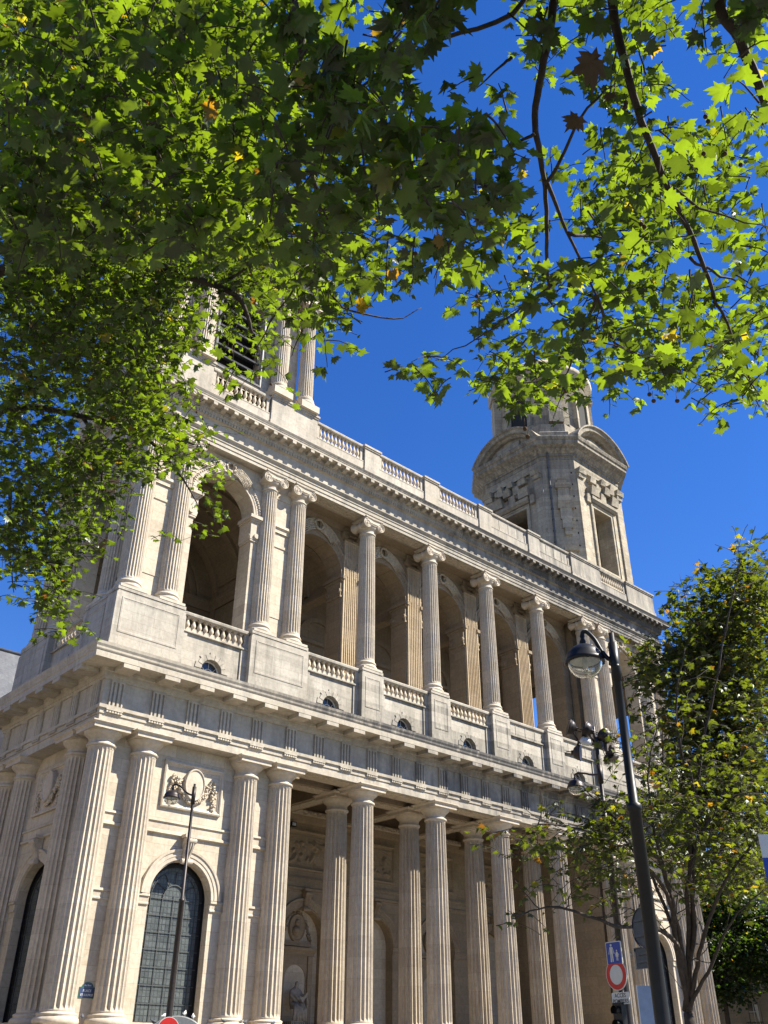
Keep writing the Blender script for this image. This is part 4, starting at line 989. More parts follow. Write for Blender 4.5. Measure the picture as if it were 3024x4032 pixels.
from mathutils import noise as mnoise
def sprays(cells, rng, rnd, twigs, gap_col, npl, lsize, droop=.35, cell=69.1, clump=.33):
    """leafy shoots in a crown: cells = (photo px, photo py, density 0..9, near, far). Each shoot is a curved twig with alternate leaves."""
    P, S, Tp = [], [], []
    for cx, cy, den, d0, d1 in cells:
        cnt = npl*(den/9.0)**1.7
        for _ in range(int(cnt) + (rng.random() < cnt-int(cnt))):
            d = rng.uniform(d0, d1)
            c = atd(cx+rng.uniform(-.5,.5)*cell, cy+rng.uniform(-.5,.5)*cell, d)
            nv = mnoise.noise(c*(7.5/d)) + .6*mnoise.noise(c*(16/d)+Vector((9,4,7)))
            if nv < clump+.10-.06*den: continue
            L = rng.uniform(.03, .062)*d
            a = rng.uniform(0, 2*np.pi); dr = Vector((math.cos(a), math.sin(a), rng.uniform(-.5, .25))).normalized()
            pts = [c - dr*L*.5 + Vector((0,0,.10*L)), c + Vector((0,0,.14*L)), c + dr*L*.5 - Vector((0,0,droop*L*.3))]
            cc = limb_curve(pts, rnd, 4, .06)
            if twigs is not None: twigs.tube([tuple(p) for p in cc], [.010-.006*i/(len(cc)-1) for i in range(len(cc))], 4)
            side = cc[-1]-cc[0]; lat = side.cross(Vector((0,0,1))).normalized()
            nl = int(rng.integers(4, 8))
            for q in range(nl):
                t = (q+.6)/nl*(len(cc)-1); i = min(int(t), len(cc)-2); b = cc[i].lerp(cc[i+1], t-i)
                sgn = 1 if q % 2 else -1; off = lat*sgn*rng.uniform(.02,.07) + Vector((0,0,-.02))
                P.append(b+off); S.append(lsize*rng.uniform(.42, 1.2)); Tp.append(dr*.6+lat*sgn*.8+Vector((0,0,-.25)))
    return P, S, Tp

def grid_cells(rows, r0, c0, depth, cell=69.1):
    out = []
    for j, row in enumerate(rows):
        for i, ch in enumerate(row):
            if ch in ' .0': continue
            c = c0+i; r = r0+j
            for d0, d1, k in depth(c, r):
                out.append(((c+.5)*cell, (r+.5)*cell, min(9, int(ch)*k), d0, d1))
    return out

# ---- overhanging planes: crown of the left tree and crown of the right tree ----
OVER = [ # columns 0..23, rows 0..19, one digit of foliage per 69 px square of the photograph
 '999999999964762156689688',
 '999999999986832257478546',
 '999999999999743126267016',
 '999999999999854401156135',
 '999999999999999711457873',
 '999999999999999831799875',
 '999999999999889722899875',
 '999999999999628653488736',
 '999999899999727676278646',
 '999999568996204765788867',
 '999998457441104578889888',
 '999994044100353888888788',
 '999994000000120666331168',
 '985687410000000012200003',
 '999877200000000000000000',
 '999612400000000000000000',
 '998301300000000000000000',
 '996100000000000000000000',
 '482000000000000000000000',
 '261000000000000000000000']
CLEFT = np.zeros((20, 24), int)
for r_ in range(20):
    for c_ in range(24): CLEFT[r_, c_] = 1 if c_ < 6 or (r_ >= 6 and c_ < 9) or (r_ < 6 and c_ < 8) else 0
left_rows = [''.join(ch if CLEFT[r_, c_] else '0' for c_, ch in enumerate(row)) for r_, row in enumerate(OVER)]
right_rows = [''.join('0' if CLEFT[r_, c_] else ch for c_, ch in enumerate(row)) for r_, row in enumerate(OVER)]
def dep_left(c, r):
    if r >= 12: return [(17, 20, .9), (20, 24, .95)]
    if r >= 8: return [(15, 18.5, .72), (18.5, 23, .9)]
    return [(7.5, 10.5, .5), (14, 21, .95)]
def dep_right(c, r):
    if c <= 15 and r <= 7: return [(6.2, 8.6, .62), (10, 15, .8 if c < 13 else .45)]
    if c <= 12: return [(9, 14, .95)]
    if r <= 2 and c >= 16: return [(6.5, 9, .5), (10, 14, .85)]
    return [(7.5, 10, .55), (10.5, 14.5, .9)]
LEAFG = leaf_material('plane_leaf', (.094, .130, .015), .012)
rng = np.random.default_rng(7); rnd = random.Random(7)

treeR = empty('plane_tree', (-11.5, -47.5, ZG))
tag(treeR, 'overhanging plane tree with big dark leaves, brown dry leaves and hanging seed balls', 'tree', 'plane trees over the square')
tb = MB()
base = Vector((-11.5, -47.5, ZG)); fork = base+Vector((.3, .6, 7.0))
limb(tb, [base, base+Vector((.1,.1,3.2)), fork], .42, .30, rnd, 6, .02, 14); tb.build('trunk', TRUNKM, treeR)
tb = MB()
def px_limb(mb, start, pts, r0, r1, sides=7):
    return limb(mb, [start]+[atd(x, y, d) for x, y, d in pts], r0, r1, rnd, 5, .05, sides)
apex = atd(1300, -500, 8.0)
limb(tb, [fork, fork.lerp(apex, .5)+Vector((0,0,1.2)), apex], .2, .07, rnd)
px_limb(tb, apex, [(1205,-40,8.0),(1175,130,8.1),(1155,250,8.2),(1165,330,8.3),(1180,430,8.5),(1180,560,8.8),(1190,650,9.2)], .044, .013)
px_limb(tb, atd(1183,395,8.4), [(1225,500,8.5),(1290,640,8.8)], .022, .009, 6)
px_limb(tb, apex, [(1318,-30,8.6),(1345,120,8.7),(1385,260,8.8),(1440,400,9.0),(1490,500,9.2),(1530,600,9.4),(1548,660,9.6)], .052, .016)
apx2 = atd(1700, -420, 9.0); limb(tb, [fork, fork.lerp(apx2, .5)+Vector((0,0,.8)), apx2], .2, .09, rnd)
px_limb(tb, apx2, [(1560,-30,9.0),(1600,90,9.1),(1660,235,9.3),(1720,380,9.8)], .065, .04)
apx3 = atd(1150, -300, 9.5)
limb(tb, [fork, fork.lerp(apx3, .5)+Vector((0,0,1.0)), apx3], .16, .05, rnd)
px_limb(tb, apx3, [(1130,0,9.5),(960,82,9.8),(845,140,10.2),(740,220,11)], .032, .014)
px_limb(tb, apx3, [(680,-60,8.5),(655,65,8.4),(645,160,8.5),(640,250,8.8),(672,360,9.2),(695,480,9.8),(700,600,10.5)], .05, .015)
for pts in ([(1155,290,8.2),(1105,315,8.3),(1060,345,8.6)], [(1180,400,8.4),(1270,235,8.0),(1330,180,8.2)], [(1105,125,8.6),(1080,145,8.6),(1030,190,8.9)],
            [(1225,505,8.5),(1310,515,8.9),(1430,520,9.3)], [(1440,400,9.0),(1540,460,9.3),(1660,490,9.6)], [(1490,560,9.6),(1580,605,10),(1660,640,10.3)],
            [(1190,620,9.0),(1130,660,9.6),(1060,710,10.2),(960,770,10.5)], [(1290,640,8.8),(1330,740,9.4),(1440,790,9.8),(1540,850,10.1)], [(1290,640,8.8),(1240,760,9.6),(1210,860,10)],
            [(1545,650,9.6),(1600,760,10),(1640,880,10.4)], [(700,600,10.5),(740,660,11),(850,690,11.4),(910,665,11.6)], [(695,480,9.8),(640,620,11),(570,720,11.6),(540,830,12)], [(690,560,10.3),(660,690,11.5),(630,770,12)]):
    limb(tb, [atd(*p) for p in pts], .019, .005, rnd, 4, .10, 5)
tb.build('branch', BARK, treeR)
tw = MB(); P, S, Tp = sprays(grid_cells(right_rows, 0, 0, dep_right), rng, rnd, tw, None, 10, .16, clump=.16)
# the same crown goes on above the frame and shades what hangs below it
up = []
for c in range(6, 26):
    for r in range(-5, 0): up.append(((c+.5)*69.1, (r+.5)*69.1, 7, 7, 13))
P2, S2, T2 = sprays(up, rng, rnd, None, None, 2.2, .2)
tag(tw.build('twig', BARK, treeR), kind='stuff')
P += P2; S += S2; Tp += T2
# unseen crown leaves, added toward the sun to shade the near ones
for _ in range(9000):
    c_ = atd(rng.uniform(420, 1120), rng.uniform(-60, 480), rng.uniform(5.5, 7.6)); k = rng.uniform(1.2, 8.0)
    q_ = c_+sd*k; v_ = q_-CAM; z_ = v_.dot(FW)
    if z_ > .5 and abs(v_.dot(RT)/z_) < .46 and abs(v_.dot(UP)/z_) < .60: continue
    P.append(q_); S.append(.2*rng.uniform(.7, 1.2)); Tp.append(Vector((rng.uniform(-1,1), rng.uniform(-1,1), -.2)))
keep = []
for i, p in enumerate(P):
    v = Vector(p)-CAM; z = v.dot(FW)
    keep.append(v.length > 3.6)
P = [p for p, k in zip(P, keep) if k]; S = [s for s, k in zip(S, keep) if k]; Tp = [t for t, k in zip(Tp, keep) if k]
leaves_object('crown', np.array([tuple(p) for p in P]), np.array(S), rng, LEAFG, treeR, np.array([tuple(t) for t in Tp]))
# two dry leaves on their twig
DRY = leaf_material('dry_leaf', (.12, .045, .022), .01, .3)
dp = [atd(1295,125,6.6), atd(1250,250,7.6), atd(1320,200,7.8)]
for p, z_, s_, v_ in zip(dp, (.24, .17, .10), (-.4, -.6, .2), (.4, .55, .3)): leaves_object('dry_leaf', np.array([tuple(p)]), np.array([z_]), rng, DRY, treeR, np.array([tuple(-UP*1.2+RT*s_)]), tilt=.2, var=np.array([v_]))

def seed_balls(spots, parent):
    s0 = None
    for x, y, d in spots:
        p = atd(x, y, d); m = None
        if s0 is None:
            m = MB(); m.ball((0,0,0), .024, 10, 7); m.tube([(0,0,.02),(.008,.004,.07),(0,-.004,.13)], .003, 4); s0 = m.build('seed_ball', BALLM, None); s0.location = p; setparent(s0, parent)
        else: inst(s0, 'seed_ball', parent, p)
seed_balls([(915,545,9),(897,548,9),(1095,410,9),(1083,398,9),(1122,556,9.4),(1222,845,9.2),(1228,831,9.2),(1140,943,9.4),(1134,926,9.4),(1412,866,9.6),(1403,852,9.6),(1463,866,9.6),(1165,568,9.2),(1165,586,9.2),(1350,232,8.4),(1352,222,8.4),(1530,262,9),(1524,252,9),(1566,332,9.4),(1520,332,9),(1600,356,9.4),(1392,490,9),(1385,484,9),(1030,640,10),(1035,605,10)], treeR)

treeL = empty('plane_tree', (-17.6, -23.0, ZG))
tag(treeL, 'tall plane tree with dense sunlit crown hanging over the left side of the church', 'tree', 'plane trees over the square')
tb = MB(); base = Vector((-17.6, -23.0, ZG)); fork = base+Vector((.2, .1, 6.5))
limb(tb, [base, base+Vector((.15,0,3)), fork], .45, .33, rnd, 6, .02, 14); tb.build('trunk', TRUNKM, treeL)
tb = MB()
def from_fork(mid, pts, r0, r1):
    m_ = atd(*mid); limb(tb, [fork, fork.lerp(m_, .55)+Vector((0,0,1.0)), m_], r0*1.6, r0, rnd)
    return px_limb(tb, m_, pts, r0, r1)
from_fork((-120,600,17), [(0,585,17),(90,562,17.2),(175,543,17.5),(250,520,18)], .13, .06)
from_fork((-100,560,19), [(120,520,18),(280,552,17),(380,590,16.6),(465,617,16.5),(520,650,16.4),(545,720,16.4)], .12, .03)
px_limb(tb, atd(465,617,16.5), [(500,600,16.3),(560,560,16),(620,540,15.8)], .04, .015)
from_fork((260,-120,15), [(245,40,15),(237,115,15),(215,230,15.3),(200,340,15.8),(210,480,16.4)], .12, .05)
from_fork((-80,300,15), [(20,370,15),(110,330,15),(190,300,15),(300,260,14.5),(420,250,14)], .09, .03)
from_fork((-60,900,21), [(60,880,21),(180,900,21),(300,930,20.5),(420,960,20.5)], .10, .025)
from_fork((-60,1050,22), [(40,1060,22),(110,1120,22),(160,1200,22),(120,1300,22)], .08, .015)
for pts in ([(300,930,20.5),(380,1010,20.4),(430,1100,20.4)], [(180,900,21),(220,1010,21),(200,1120,21)], [(210,480,16.4),(290,640,18),(330,760,19),(350,850,20)], [(100,330,15),(60,500,16),(80,640,18)], [(237,115,15),(330,90,14),(440,60,13.5)], [(20,1060,22),(20,1180,22),(30,1280,22)]):
    limb(tb, [atd(*p) for p in pts], .05, .01, rnd, 4, .1, 5)
tb.build('branch', BARK, treeL)
tw = MB(); P, S, Tp = sprays(grid_cells(left_rows, 0, 0, dep_left), rng, rnd, tw, None, 34, .165, clump=.24)
up = []
for c in range(-4, 8):
    for r in range(-4, 0): up.append(((c+.5)*69.1, (r+.5)*69.1, 8, 12, 20))
for c in range(-4, 0):
    for r in range(0, 18): up.append(((c+.5)*69.1, (r+.5)*69.1, 8, 15, 23))
P2, S2, T2 = sprays(up, rng, rnd, None, None, 2.2, .21)
tag(tw.build('twig', BARK, treeL), kind='stuff')
P += P2; S += S2; Tp += T2
leaves_object('crown', np.array([tuple(p) for p in P]), np.array(S), rng, LEAFG, treeL, np.array([tuple(t) for t in Tp]))
seed_balls([(128,1352,22),(438,905,19),(425,890,19),(500,760,14),(585,830,14),(300,740,16),(452,960,20),(446,966,20)], treeL)

# ---- young tree on the right, yellowing ----
LEAFY = leaf_material('yellowing_leaf', (.092, .108, .018), .045, .5)
treeY = empty('young_tree', tuple(atd(1492, 2300, 20.5))); treeY.location.z = ZG
tag(treeY, 'young multi-stemmed tree with sparse yellowing leaves just right of the black lamp post', 'tree')
tb = MB(); b0 = Vector((treeY.location.x, treeY.location.y, ZG)); f1_ = atd(1480, 2090, 20.5)
limb(tb, [b0, b0.lerp(f1_, .6), atd(1488,2190,20.5)], .14, .12, rnd, 5, .02, 10)
tb.build('trunk', BARK, treeY)
tb = MB(); s0 = atd(1488,2190,20.5)
stems = [[(1478,2080,20.5),(1460,1990,20.4),(1440,1900,20.2),(1415,1800,20),(1400,1680,20),(1420,1560,20.2)], [(1490,2100,20.5),(1500,2000,20.6),(1490,1880,20.8),(1500,1740,21),(1520,1600,21.3),(1550,1450,21.6),(1580,1300,22),(1600,1210,22.2)],
         [(1500,2120,20.4),(1520,2020,20.2),(1570,1900,20),(1620,1830,20),(1690,1760,20)], [(1492,2170,20.4),(1540,2080,20.2),(1580,1990,20),(1650,1920,19.8)], [(1465,2000,20.4),(1420,1900,19.8),(1350,1840,19.4),(1250,1790,19),(1150,1780,18.6)],
         [(1462,2040,20.3),(1400,2005,19.6),(1330,2000,19.2),(1250,1970,18.8),(1180,1960,18.6),(1105,1985,18.5)], [(1440,1900,20.2),(1390,1830,19.8),(1320,1760,19.5),(1260,1700,19.2)], [(1490,1880,20.8),(1540,1760,21),(1600,1640,21.4),(1650,1520,22)], [(1500,1740,21),(1470,1620,21),(1460,1500,21.2),(1480,1400,21.4)],
         [(1478,2080,20.5),(1445,1980,20.8),(1400,1880,21),(1340,1800,21.2),(1300,1730,21.2)]]
for st_ in stems:
    c = limb(tb, [s0]+[atd(*p) for p in st_], .065, .010, rnd, 5, .08, 6)
    for q in range(6, len(c)-1, 2):
        if rnd.random() < .75:
            dv = Vector((rnd.uniform(-1,1), rnd.uniform(-1,1), rnd.uniform(-.1,1))).normalized()
            limb(tb, [c[q], c[q]+dv*.5, c[q]+dv*1.0+Vector((rnd.uniform(-.2,.2), rnd.uniform(-.2,.2), .1))], .016, .004, rnd, 3, .12, 4)
tb.build('branch', BARK, treeY)
YOUNG = ['000000000','000000000','000000000','000000000','000001110','000001222','000001322','000024333','000456444','003667655','256776665','123443455','022221222','020000000']
BEHIND = ['000000001','000000015','000000369','000000599','000005999','000006999','000005999','000035999','000013899','000002799','000001689','000000478']
tw = MB(); P, S, Tp = sprays(grid_cells(YOUNG, 16, 15, lambda c, r: [(18.6, 20.5, .8), (20.5, 22.5, .8)]), rng, rnd, tw, None, 44, .155, clump=-.02)
tag(tw.build('twig', BARK, treeY), kind='stuff')
leaves_object('crown', np.array([tuple(p) for p in P]), np.array(S), rng, LEAFY, treeY, np.array([tuple(t) for t in Tp]))
bz = atd(1800, 2300, 27.5); treeZ = empty('autumn_tree', (bz.x, bz.y, ZG)); tag(treeZ, 'fuller green and gold tree crown at the right edge behind the young tree', 'tree')
tb = MB(); b0 = Vector((bz.x, bz.y, ZG)); f_ = atd(1790, 1950, 27.5); limb(tb, [b0, b0.lerp(f_, .6), f_], .26, .18, rnd, 5, .02, 10); tb.build('trunk', BARK, treeZ)
tb = MB()
for st_ in ([(1740,1750,27.5),(1690,1560,27.5),(1640,1380,28),(1620,1220,28)], [(1720,1800,27),(1640,1680,26.6),(1560,1560,26.5),(1470,1500,26.3)], [(1700,1850,27),(1600,1780,26.5),(1500,1700,26),(1420,1640,26)], [(1780,1600,28),(1720,1400,28.5),(1700,1200,29)], [(1690,1640,27.4),(1600,1480,27.4),(1540,1380,27.4),(1480,1330,27.4)]):
    c = limb(tb, [f_]+[atd(*p) for p in st_], .12, .012, rnd, 5, .08, 6)
    for q in range(5, len(c)-1, 2):
        dv = Vector((rnd.uniform(-1,1), rnd.uniform(-1,1), rnd.uniform(-.1,1))).normalized(); limb(tb, [c[q], c[q]+dv*.7, c[q]+dv*1.4], .022, .004, rnd, 3, .12, 4)
tb.build('branch', BARK, treeZ)
tw = MB(); P, S, Tp = sprays(grid_cells(BEHIND, 16, 15, lambda c, r: [(25, 28, .8), (28, 32, .8)]), rng, rnd, tw, None, 84, .19, clump=.1)
up = [((c+.5)*69.1, (r+.5)*69.1, 8, 26, 32) for c in range(24, 29) for r in range(18, 28)]
P2, S2, T2 = sprays(up, rng, rnd, None, None, 7, .19)
tag(tw.build('twig', BARK, treeZ), kind='stuff'); P += P2; S += S2; Tp += T2
leaves_object('crown', np.array([tuple(p) for p in P]), np.array(S), rng, LEAFY, treeZ, np.array([tuple(t) for t in Tp]))

# ---- darker trees farther down the street ----
LEAFD = leaf_material('dark_street_leaf', (.05, .085, .018), .02, .5)
def street_tree(x, y, h, rad, seed, label):
    t = empty('street_tree', (x, y, ZG)); tag(t, label, 'tree', 'street trees beyond the church')
    r_ = np.random.default_rng(seed); rn = random.Random(seed); m = MB()
    top = Vector((x, y, ZG+h*.55)); limb(m, [Vector((x,y,ZG)), Vector((x+.1,y,ZG+h*.3)), top], .28, .16, rn, 5, .02, 10); m.build('trunk', BARK, t)
    m = MB(); P, S = [], []
    for k in range(90):
        a = r_.uniform(0, 6.283); e = r_.uniform(-.5, 1.0); rr_ = rad*r_.uniform(.45, 1.0)
        c = Vector((x+rr_*math.cos(a)*math.cos(e*.9), y+rr_*math.sin(a)*math.cos(e*.9), ZG+h*.62+h*.36*math.sin(e*1.3)))
        limb(m, [top-Vector((0,0,h*.12)), top.lerp(c, .5)+Vector((0,0,.3)), c], .05, .012, rn, 3, .1, 4)
        n = 260; q = r_.normal(0, 1, (n, 3))*np.array([.85,.85,.6]); P.append(np.array(c)[None]+q); S.append(r_.uniform(.22,.42,n))
    m.build('branch', BARK, t)
    leaves_object('crown', np.concatenate(P), np.concatenate(S), r_, LEAFD, t, tmpl=1, tilt=1.0)
for i, (x, y, h, rad, lb) in enumerate([(66, 6, 17, 5.5, 'dark green street tree just past the right corner of the church'), (71, -4, 16, 5, 'dark street tree at the right edge behind the young yellowing tree'), (72, 16, 18, 6, 'farthest dark street tree against the stone houses on the right')]): street_tree(x, y, h, rad, 40+i, lb)
# ================================================================= street furniture
GLOBE, n_, b_ = newmat('lamp_globe_glass')
b_.inputs['Base Color'].default_value = (.75,.76,.72,1); b_.inputs['Roughness'].default_value = .08; b_.inputs['Transmission Weight'].default_value = .82; b_.inputs['IOR'].default_value = 1.1; b_.inputs['Specular IOR Level'].default_value = .6
REFL = plain('lamp_reflector', (.42,.42,.38), .35, .4)
def hood(par, c, k, dark):
    """bell hood with a glass bowl below, hung from its crown; c = centre of the rim"""
    m = MB(); pf = [(.03,.30),(.07,.295),(.16,.265),(.25,.20),(.31,.12),(.325,.03),(.345,.02),(.35,-.04),(.335,-.05),(.30,-.045)]
    m.lathe([(r*k, c.z+z*k) for r, z in pf], c.x, c.y, 28); m.lathe([(.05*k,c.z+.29*k),(.06*k,c.z+.36*k),(.03*k,c.z+.42*k),(.045*k,c.z+.47*k),(.0,c.z+.49*k)], c.x, c.y, 12)
    for q in range(8): m.ball((c.x+.335*k*math.cos(.785*q), c.y+.335*k*math.sin(.785*q), c.z-.05*k), .016*k, 6, 4)
    h = m.build('lamp_hood', dark, par)
    m = MB(); m.lathe([(.30*k,c.z-.03*k),(.297*k,c.z-.08*k),(.27*k,c.z-.17*k),(.21*k,c.z-.245*k),(.12*k,c.z-.29*k),(.001,c.z-.305*k)], c.x, c.y, 28); m.build('globe', GLOBE, h)
    m = MB(); m.lathe([(.29*k,c.z-.02*k),(.2*k,c.z+.06*k),(.08*k,c.z+.1*k),(.001,c.z+.1*k)], c.x, c.y, 20); m.lathe([(.05*k,c.z+.09*k),(.06*k,c.z-.02*k),(.05*k,c.z-.14*k),(.001,c.z-.16*k)], c.x, c.y, 12); m.build('reflector', REFL, h)
def street_lamp(foot, ztop, hoodc, prof, k, dark, label, joint, name='street_lamp'):
    o = empty(name, (foot.x, foot.y, ZG)); tag(o, label, 'street lamp')
    m = MB(); m.lathe(prof, foot.x, foot.y, 16, cap1=True); m.build('post', dark, o)
    m = MB(); a = Vector((foot.x, foot.y, joint)); t = hoodc+Vector((0,0,.47*k)); v = Vector((hoodc.x-foot.x, hoodc.y-foot.y, 0))
    dz = t.z-joint
    pts = [a, a+v*.22+Vector((0,0,dz*.16)), a+v*.40+Vector((0,0,dz*.42)), a+v*.58+Vector((0,0,dz*.80)), a+v*.80+Vector((0,0,dz*1.08)), a+v*.95+Vector((0,0,dz*1.12)), t]
    c = limb_curve(pts, random.Random(1), 5, 0); m.tube([tuple(p) for p in c], .038*k, 8)
    m.tube([tuple(a+Vector((0,0,-.35*k))), tuple(a+Vector((0,0,.35*k)))], prof[-2][0]+.03*k, 8)
    m.build('arm', dark, o)
    hood(o, hoodc, k, dark)
    return o
topA = at(1320*K, 1368*K, 16); hA = at(2124+330*.5425, 2100+925*.5425, 16)
fA = Vector((topA.x, topA.y, ZG)); zt = topA.z
hA = Vector((hA.x, hA.y, hA.z))
street_lamp(fA, zt, hA, [(.19,ZG),(.19,ZG+.8),(.118,ZG+.95),(.10,zt-3.05),(.122,zt-3.04),(.122,zt-2.95),(.078,zt-2.92),(.066,zt-.66),(.08,zt-.65),(.08,zt-.6),(.052,zt-.58),(.047,zt)], 1.0, BLACK, 'tall black street lamp with glass bowl standing nearest, in front of the yellowing tree', at(2124+545*.5425, 2100+985*.5425, 16).z)
dB = 34
topB = at(580+970*.193, 2950+710*.193, dB); hB = at(580+500*.193, 2950+985*.193, dB); jB = at(580+910*.193, 2950+980*.193, dB)
fB = Vector((topB.x, topB.y, ZG)); zt = topB.z
street_lamp(fB, zt, hB, [(.16,ZG),(.15,ZG+1),(.115,ZG+1.1),(.085,zt-4.1),(.10,zt-4.08),(.10,zt-4.0),(.065,zt-3.98),(.05,zt-.3),(.045,zt)], .9, DARKM, 'slender dark brown street lamp standing in front of the arched church window', jB.z)
dC = 36
topC = at(2200+605*.241, 2800+430*.241, dC); hC = at(2200+280*.241, 2800+1240*.241, dC); jC = at(2200+610*.241, 2800+1130*.241, dC)
fC = Vector((topC.x, topC.y, ZG)); zt = topC.z
mast = street_lamp(fC, zt, hC, [(.20,ZG),(.19,ZG+1),(.15,ZG+1.1),(.12,zt-3.2),(.14,zt-3.18),(.14,zt-3.1),(.085,zt-3.05),(.075,zt-.1),(.07,zt)], 1.0, DARKM, 'dark lamp mast crowned with a cluster of round floodlights behind the nearest lamp', jC.z, 'floodlight_mast')
def flood(px, py, d, aim, r):
    """round spun-metal floodlight on a yoke, facing along aim"""
    c = at(2200+px*.241, 2800+py*.241, d); aim = aim.normalized(); u, v = cyl_frame(aim); m = MB()
    m.rings([[tuple(c+aim*z+u*(q*math.cos(6.283*k/24))+v*(q*math.sin(6.283*k/24))) for k in range(24)] for q, z in ((.001,-.26),(.09,-.25),(.10,-.17),(.17,-.15),(.235,-.10),(.28,-.02),(.30,.08),(.325,.085),(.325,.12),(.29,.115),(.05,.06),(.001,.06))], True, True)
    b = fC+Vector((0,0,zt-.25-ZG)); bx = c-aim*.22
    f = m.build('floodlight', DARKM, mast)
    m = MB(); m.tube([tuple(c-aim*.12+u*.16),tuple(c-aim*.42+u*.12),tuple(c-aim*.46-u*.12),tuple(c-aim*.12-u*.16)], .018, 5); m.build('yoke', DARKM, f)
to_church = Vector((.25, .75, .35))
flood(200, 270, dC, Vector((-.75,.62,.30)), .3); flood(470, 310, dC, Vector((-.45,.75,.42)), .3); flood(770, 420, dC, Vector((.25,.80,.50)), .3); flood(310, 680, dC, Vector((.42,-.80,-.10)), .3)
flood(840, 760, dC, Vector((.2,-.3,-.9)), .22)
m = MB(); A_ = at(2200+320*.241, 2800+510*.241, dC); B__ = at(2200+880*.241, 2800+650*.241, dC); C_ = at(2200+600*.241, 2800+540*.241, dC)
m.tube([tuple(A_), tuple(C_), tuple(B__)], .055, 6); m.tube([tuple(C_-Vector((0,0,.1))), tuple(C_+Vector((0,0,.7)))], .06, 6)
for (x, y), (x2, y2) in (((200,300),(310,470)), ((480,360),(590,520)), ((770,470),(780,590)), ((310,560),(320,500)), ((840,700),(830,660))): m.tube([tuple(at(2200+x*.241, 2800+y*.241, dC)), tuple(at(2200+x2*.241, 2800+y2*.241, dC))], .04, 5)
m.build('crossbar', DARKM, mast)
for x, y in ((705,560),(790,600),(870,625)):
    p = at(2200+x*.241, 2800+y*.241, dC-.15); m = MB(); m.box(p.x-.11,p.x+.11,p.y-.08,p.y+.08,p.z-.15,p.z+.15); m.build('ballast_box', plain('brown_box_paint', (.09,.07,.06), .6), mast)
p0 = at(2200+365*.241, 2800+450*.241, dC-.12); p1 = at(2200+530*.241, 2800+520*.241, dC-.12); CLOTH = plain('white_wrap', (.6,.59,.57), .8)
m = MB(); m.tube([tuple(p0), tuple(p0.lerp(p1,.3)-Vector((0,0,.06))), tuple(p0.lerp(p1,.7)-Vector((0,0,.03))), tuple(p1)], [.12,.17,.15,.10], 8); m.build('wrapping', CLOTH, mast)

# ---- road signs ----
RED = plain('sign_red', (.50,.018,.014), .45, var=.08); WHITE = plain('sign_white', (.55,.55,.53), .5, var=.06); BLUE = plain('sign_blue', (.012,.045,.30), .4, var=.1); GREY = plain('sign_back_grey', (.055,.06,.07), .5, .3); INK = plain('sign_ink', (.02,.02,.02), .6)
class Plate:
    """builder frame for a flat sign: centre c, u to the right, n towards the reader"""
    def __init__(s, c, n):
        s.c = c; s.n = Vector((n[0], n[1], 0)).normalized(); s.u = Vector((0,0,1)).cross(s.n); s.T = lambda x, y, z: tuple(s.c+s.u*x+s.n*y+Vector((0,0,z)))
    def disc(s, rr, y0, y1, n=40, cx=0, cz=0):
        m = MB(s.T); m.rings([[(cx+rr*math.cos(6.28318*k/n), y, cz+rr*math.sin(6.28318*k/n)) for k in range(n)] for y in (y0, y1)], True, False, True, True); return m
    def slab(s, hw, hh, y0, y1, rad=.03, cz=0):
        m = MB(s.T); ring = []
        for sx, sz, a0 in ((1,1,0),(-1,1,90),(-1,-1,180),(1,-1,270)):
            for q in range(6): a = R(a0+18*q); ring.append((sx*(hw-rad)+rad*math.cos(a), cz+sz*(hh-rad)+rad*math.sin(a)))
        m.rings([[(x, y, z) for x, z in ring] for y in (y0, y1)], True, False, True, True); return m
    def text(s, body, size, x, z, y, mat, par, sx=1.0, name='lettering'):
        cu = bpy.data.curves.new(name, 'FONT'); cu.body = body; cu.size = size; cu.align_x = 'CENTER'; cu.align_y = 'CENTER'; cu.extrude = .0012; cu.offset = size*.012
        cu.materials.append(mat); t = bpy.data.objects.new(name, cu); COL.objects.link(t)
        p = Vector(s.T(x, y, z)); M = Matrix(((s.u.x*sx, 0, s.n.x, p.x), (s.u.y*sx, 0, s.n.y, p.y), (0, 1, 0, p.z), (0, 0, 0, 1)))
        dg = bpy.context.evaluated_depsgraph_get(); me = bpy.data.meshes.new_from_object(t.evaluated_get(dg)); bpy.data.objects.remove(t)
        if not me.materials: me.materials.append(mat)
        o = bpy.data.objects.new(name, me); COL.objects.link(o); o.matrix_basis = M; setparent(o, par); return o
DS_ = 21.0
nS = Vector((-.985, .17, 0))
sc_ = at(2428, 3838, DS_); nn = nS
# black signal post carrying the three signs
pp = sc_ - nn.normalized()*.09
zP = at(2432, 3748, DS_).z
post = empty('signal_post', (pp.x, pp.y, ZG)); tag(post, 'black traffic signal post carrying the red ring sign, left of the nearest lamp', 'post')
m = MB(); m.lathe([(.10,ZG),(.10,ZG+.3),(.065,ZG+.35),(.06,zP+.2),(.001,zP+.21)], pp.x, pp.y, 14); m.build('post', BLACK, post)
pl = Plate(Vector((sc_.x, sc_.y, at(2432, 4035, DS_).z)), nS); m = MB(pl.T); m.box(-.13,.13,-.05,.10,-.45,.42); b = m.build('signal_head', BLACK, post)
for z in (.26, -.02, -.30):
    m = MB(pl.T); m.rings([[(.1*math.cos(math.pi*k/10), y, z+.1*math.sin(math.pi*k/10)) for k in range(-2,13)] for y in (.10,.22)], False); m.build('visor', BLACK, b)
def sign_obj(name, label, pl, back):
    o = empty(name, tuple(pl.c)); tag(o, label, 'sign'); back.build('plate', WHITE, o); return o
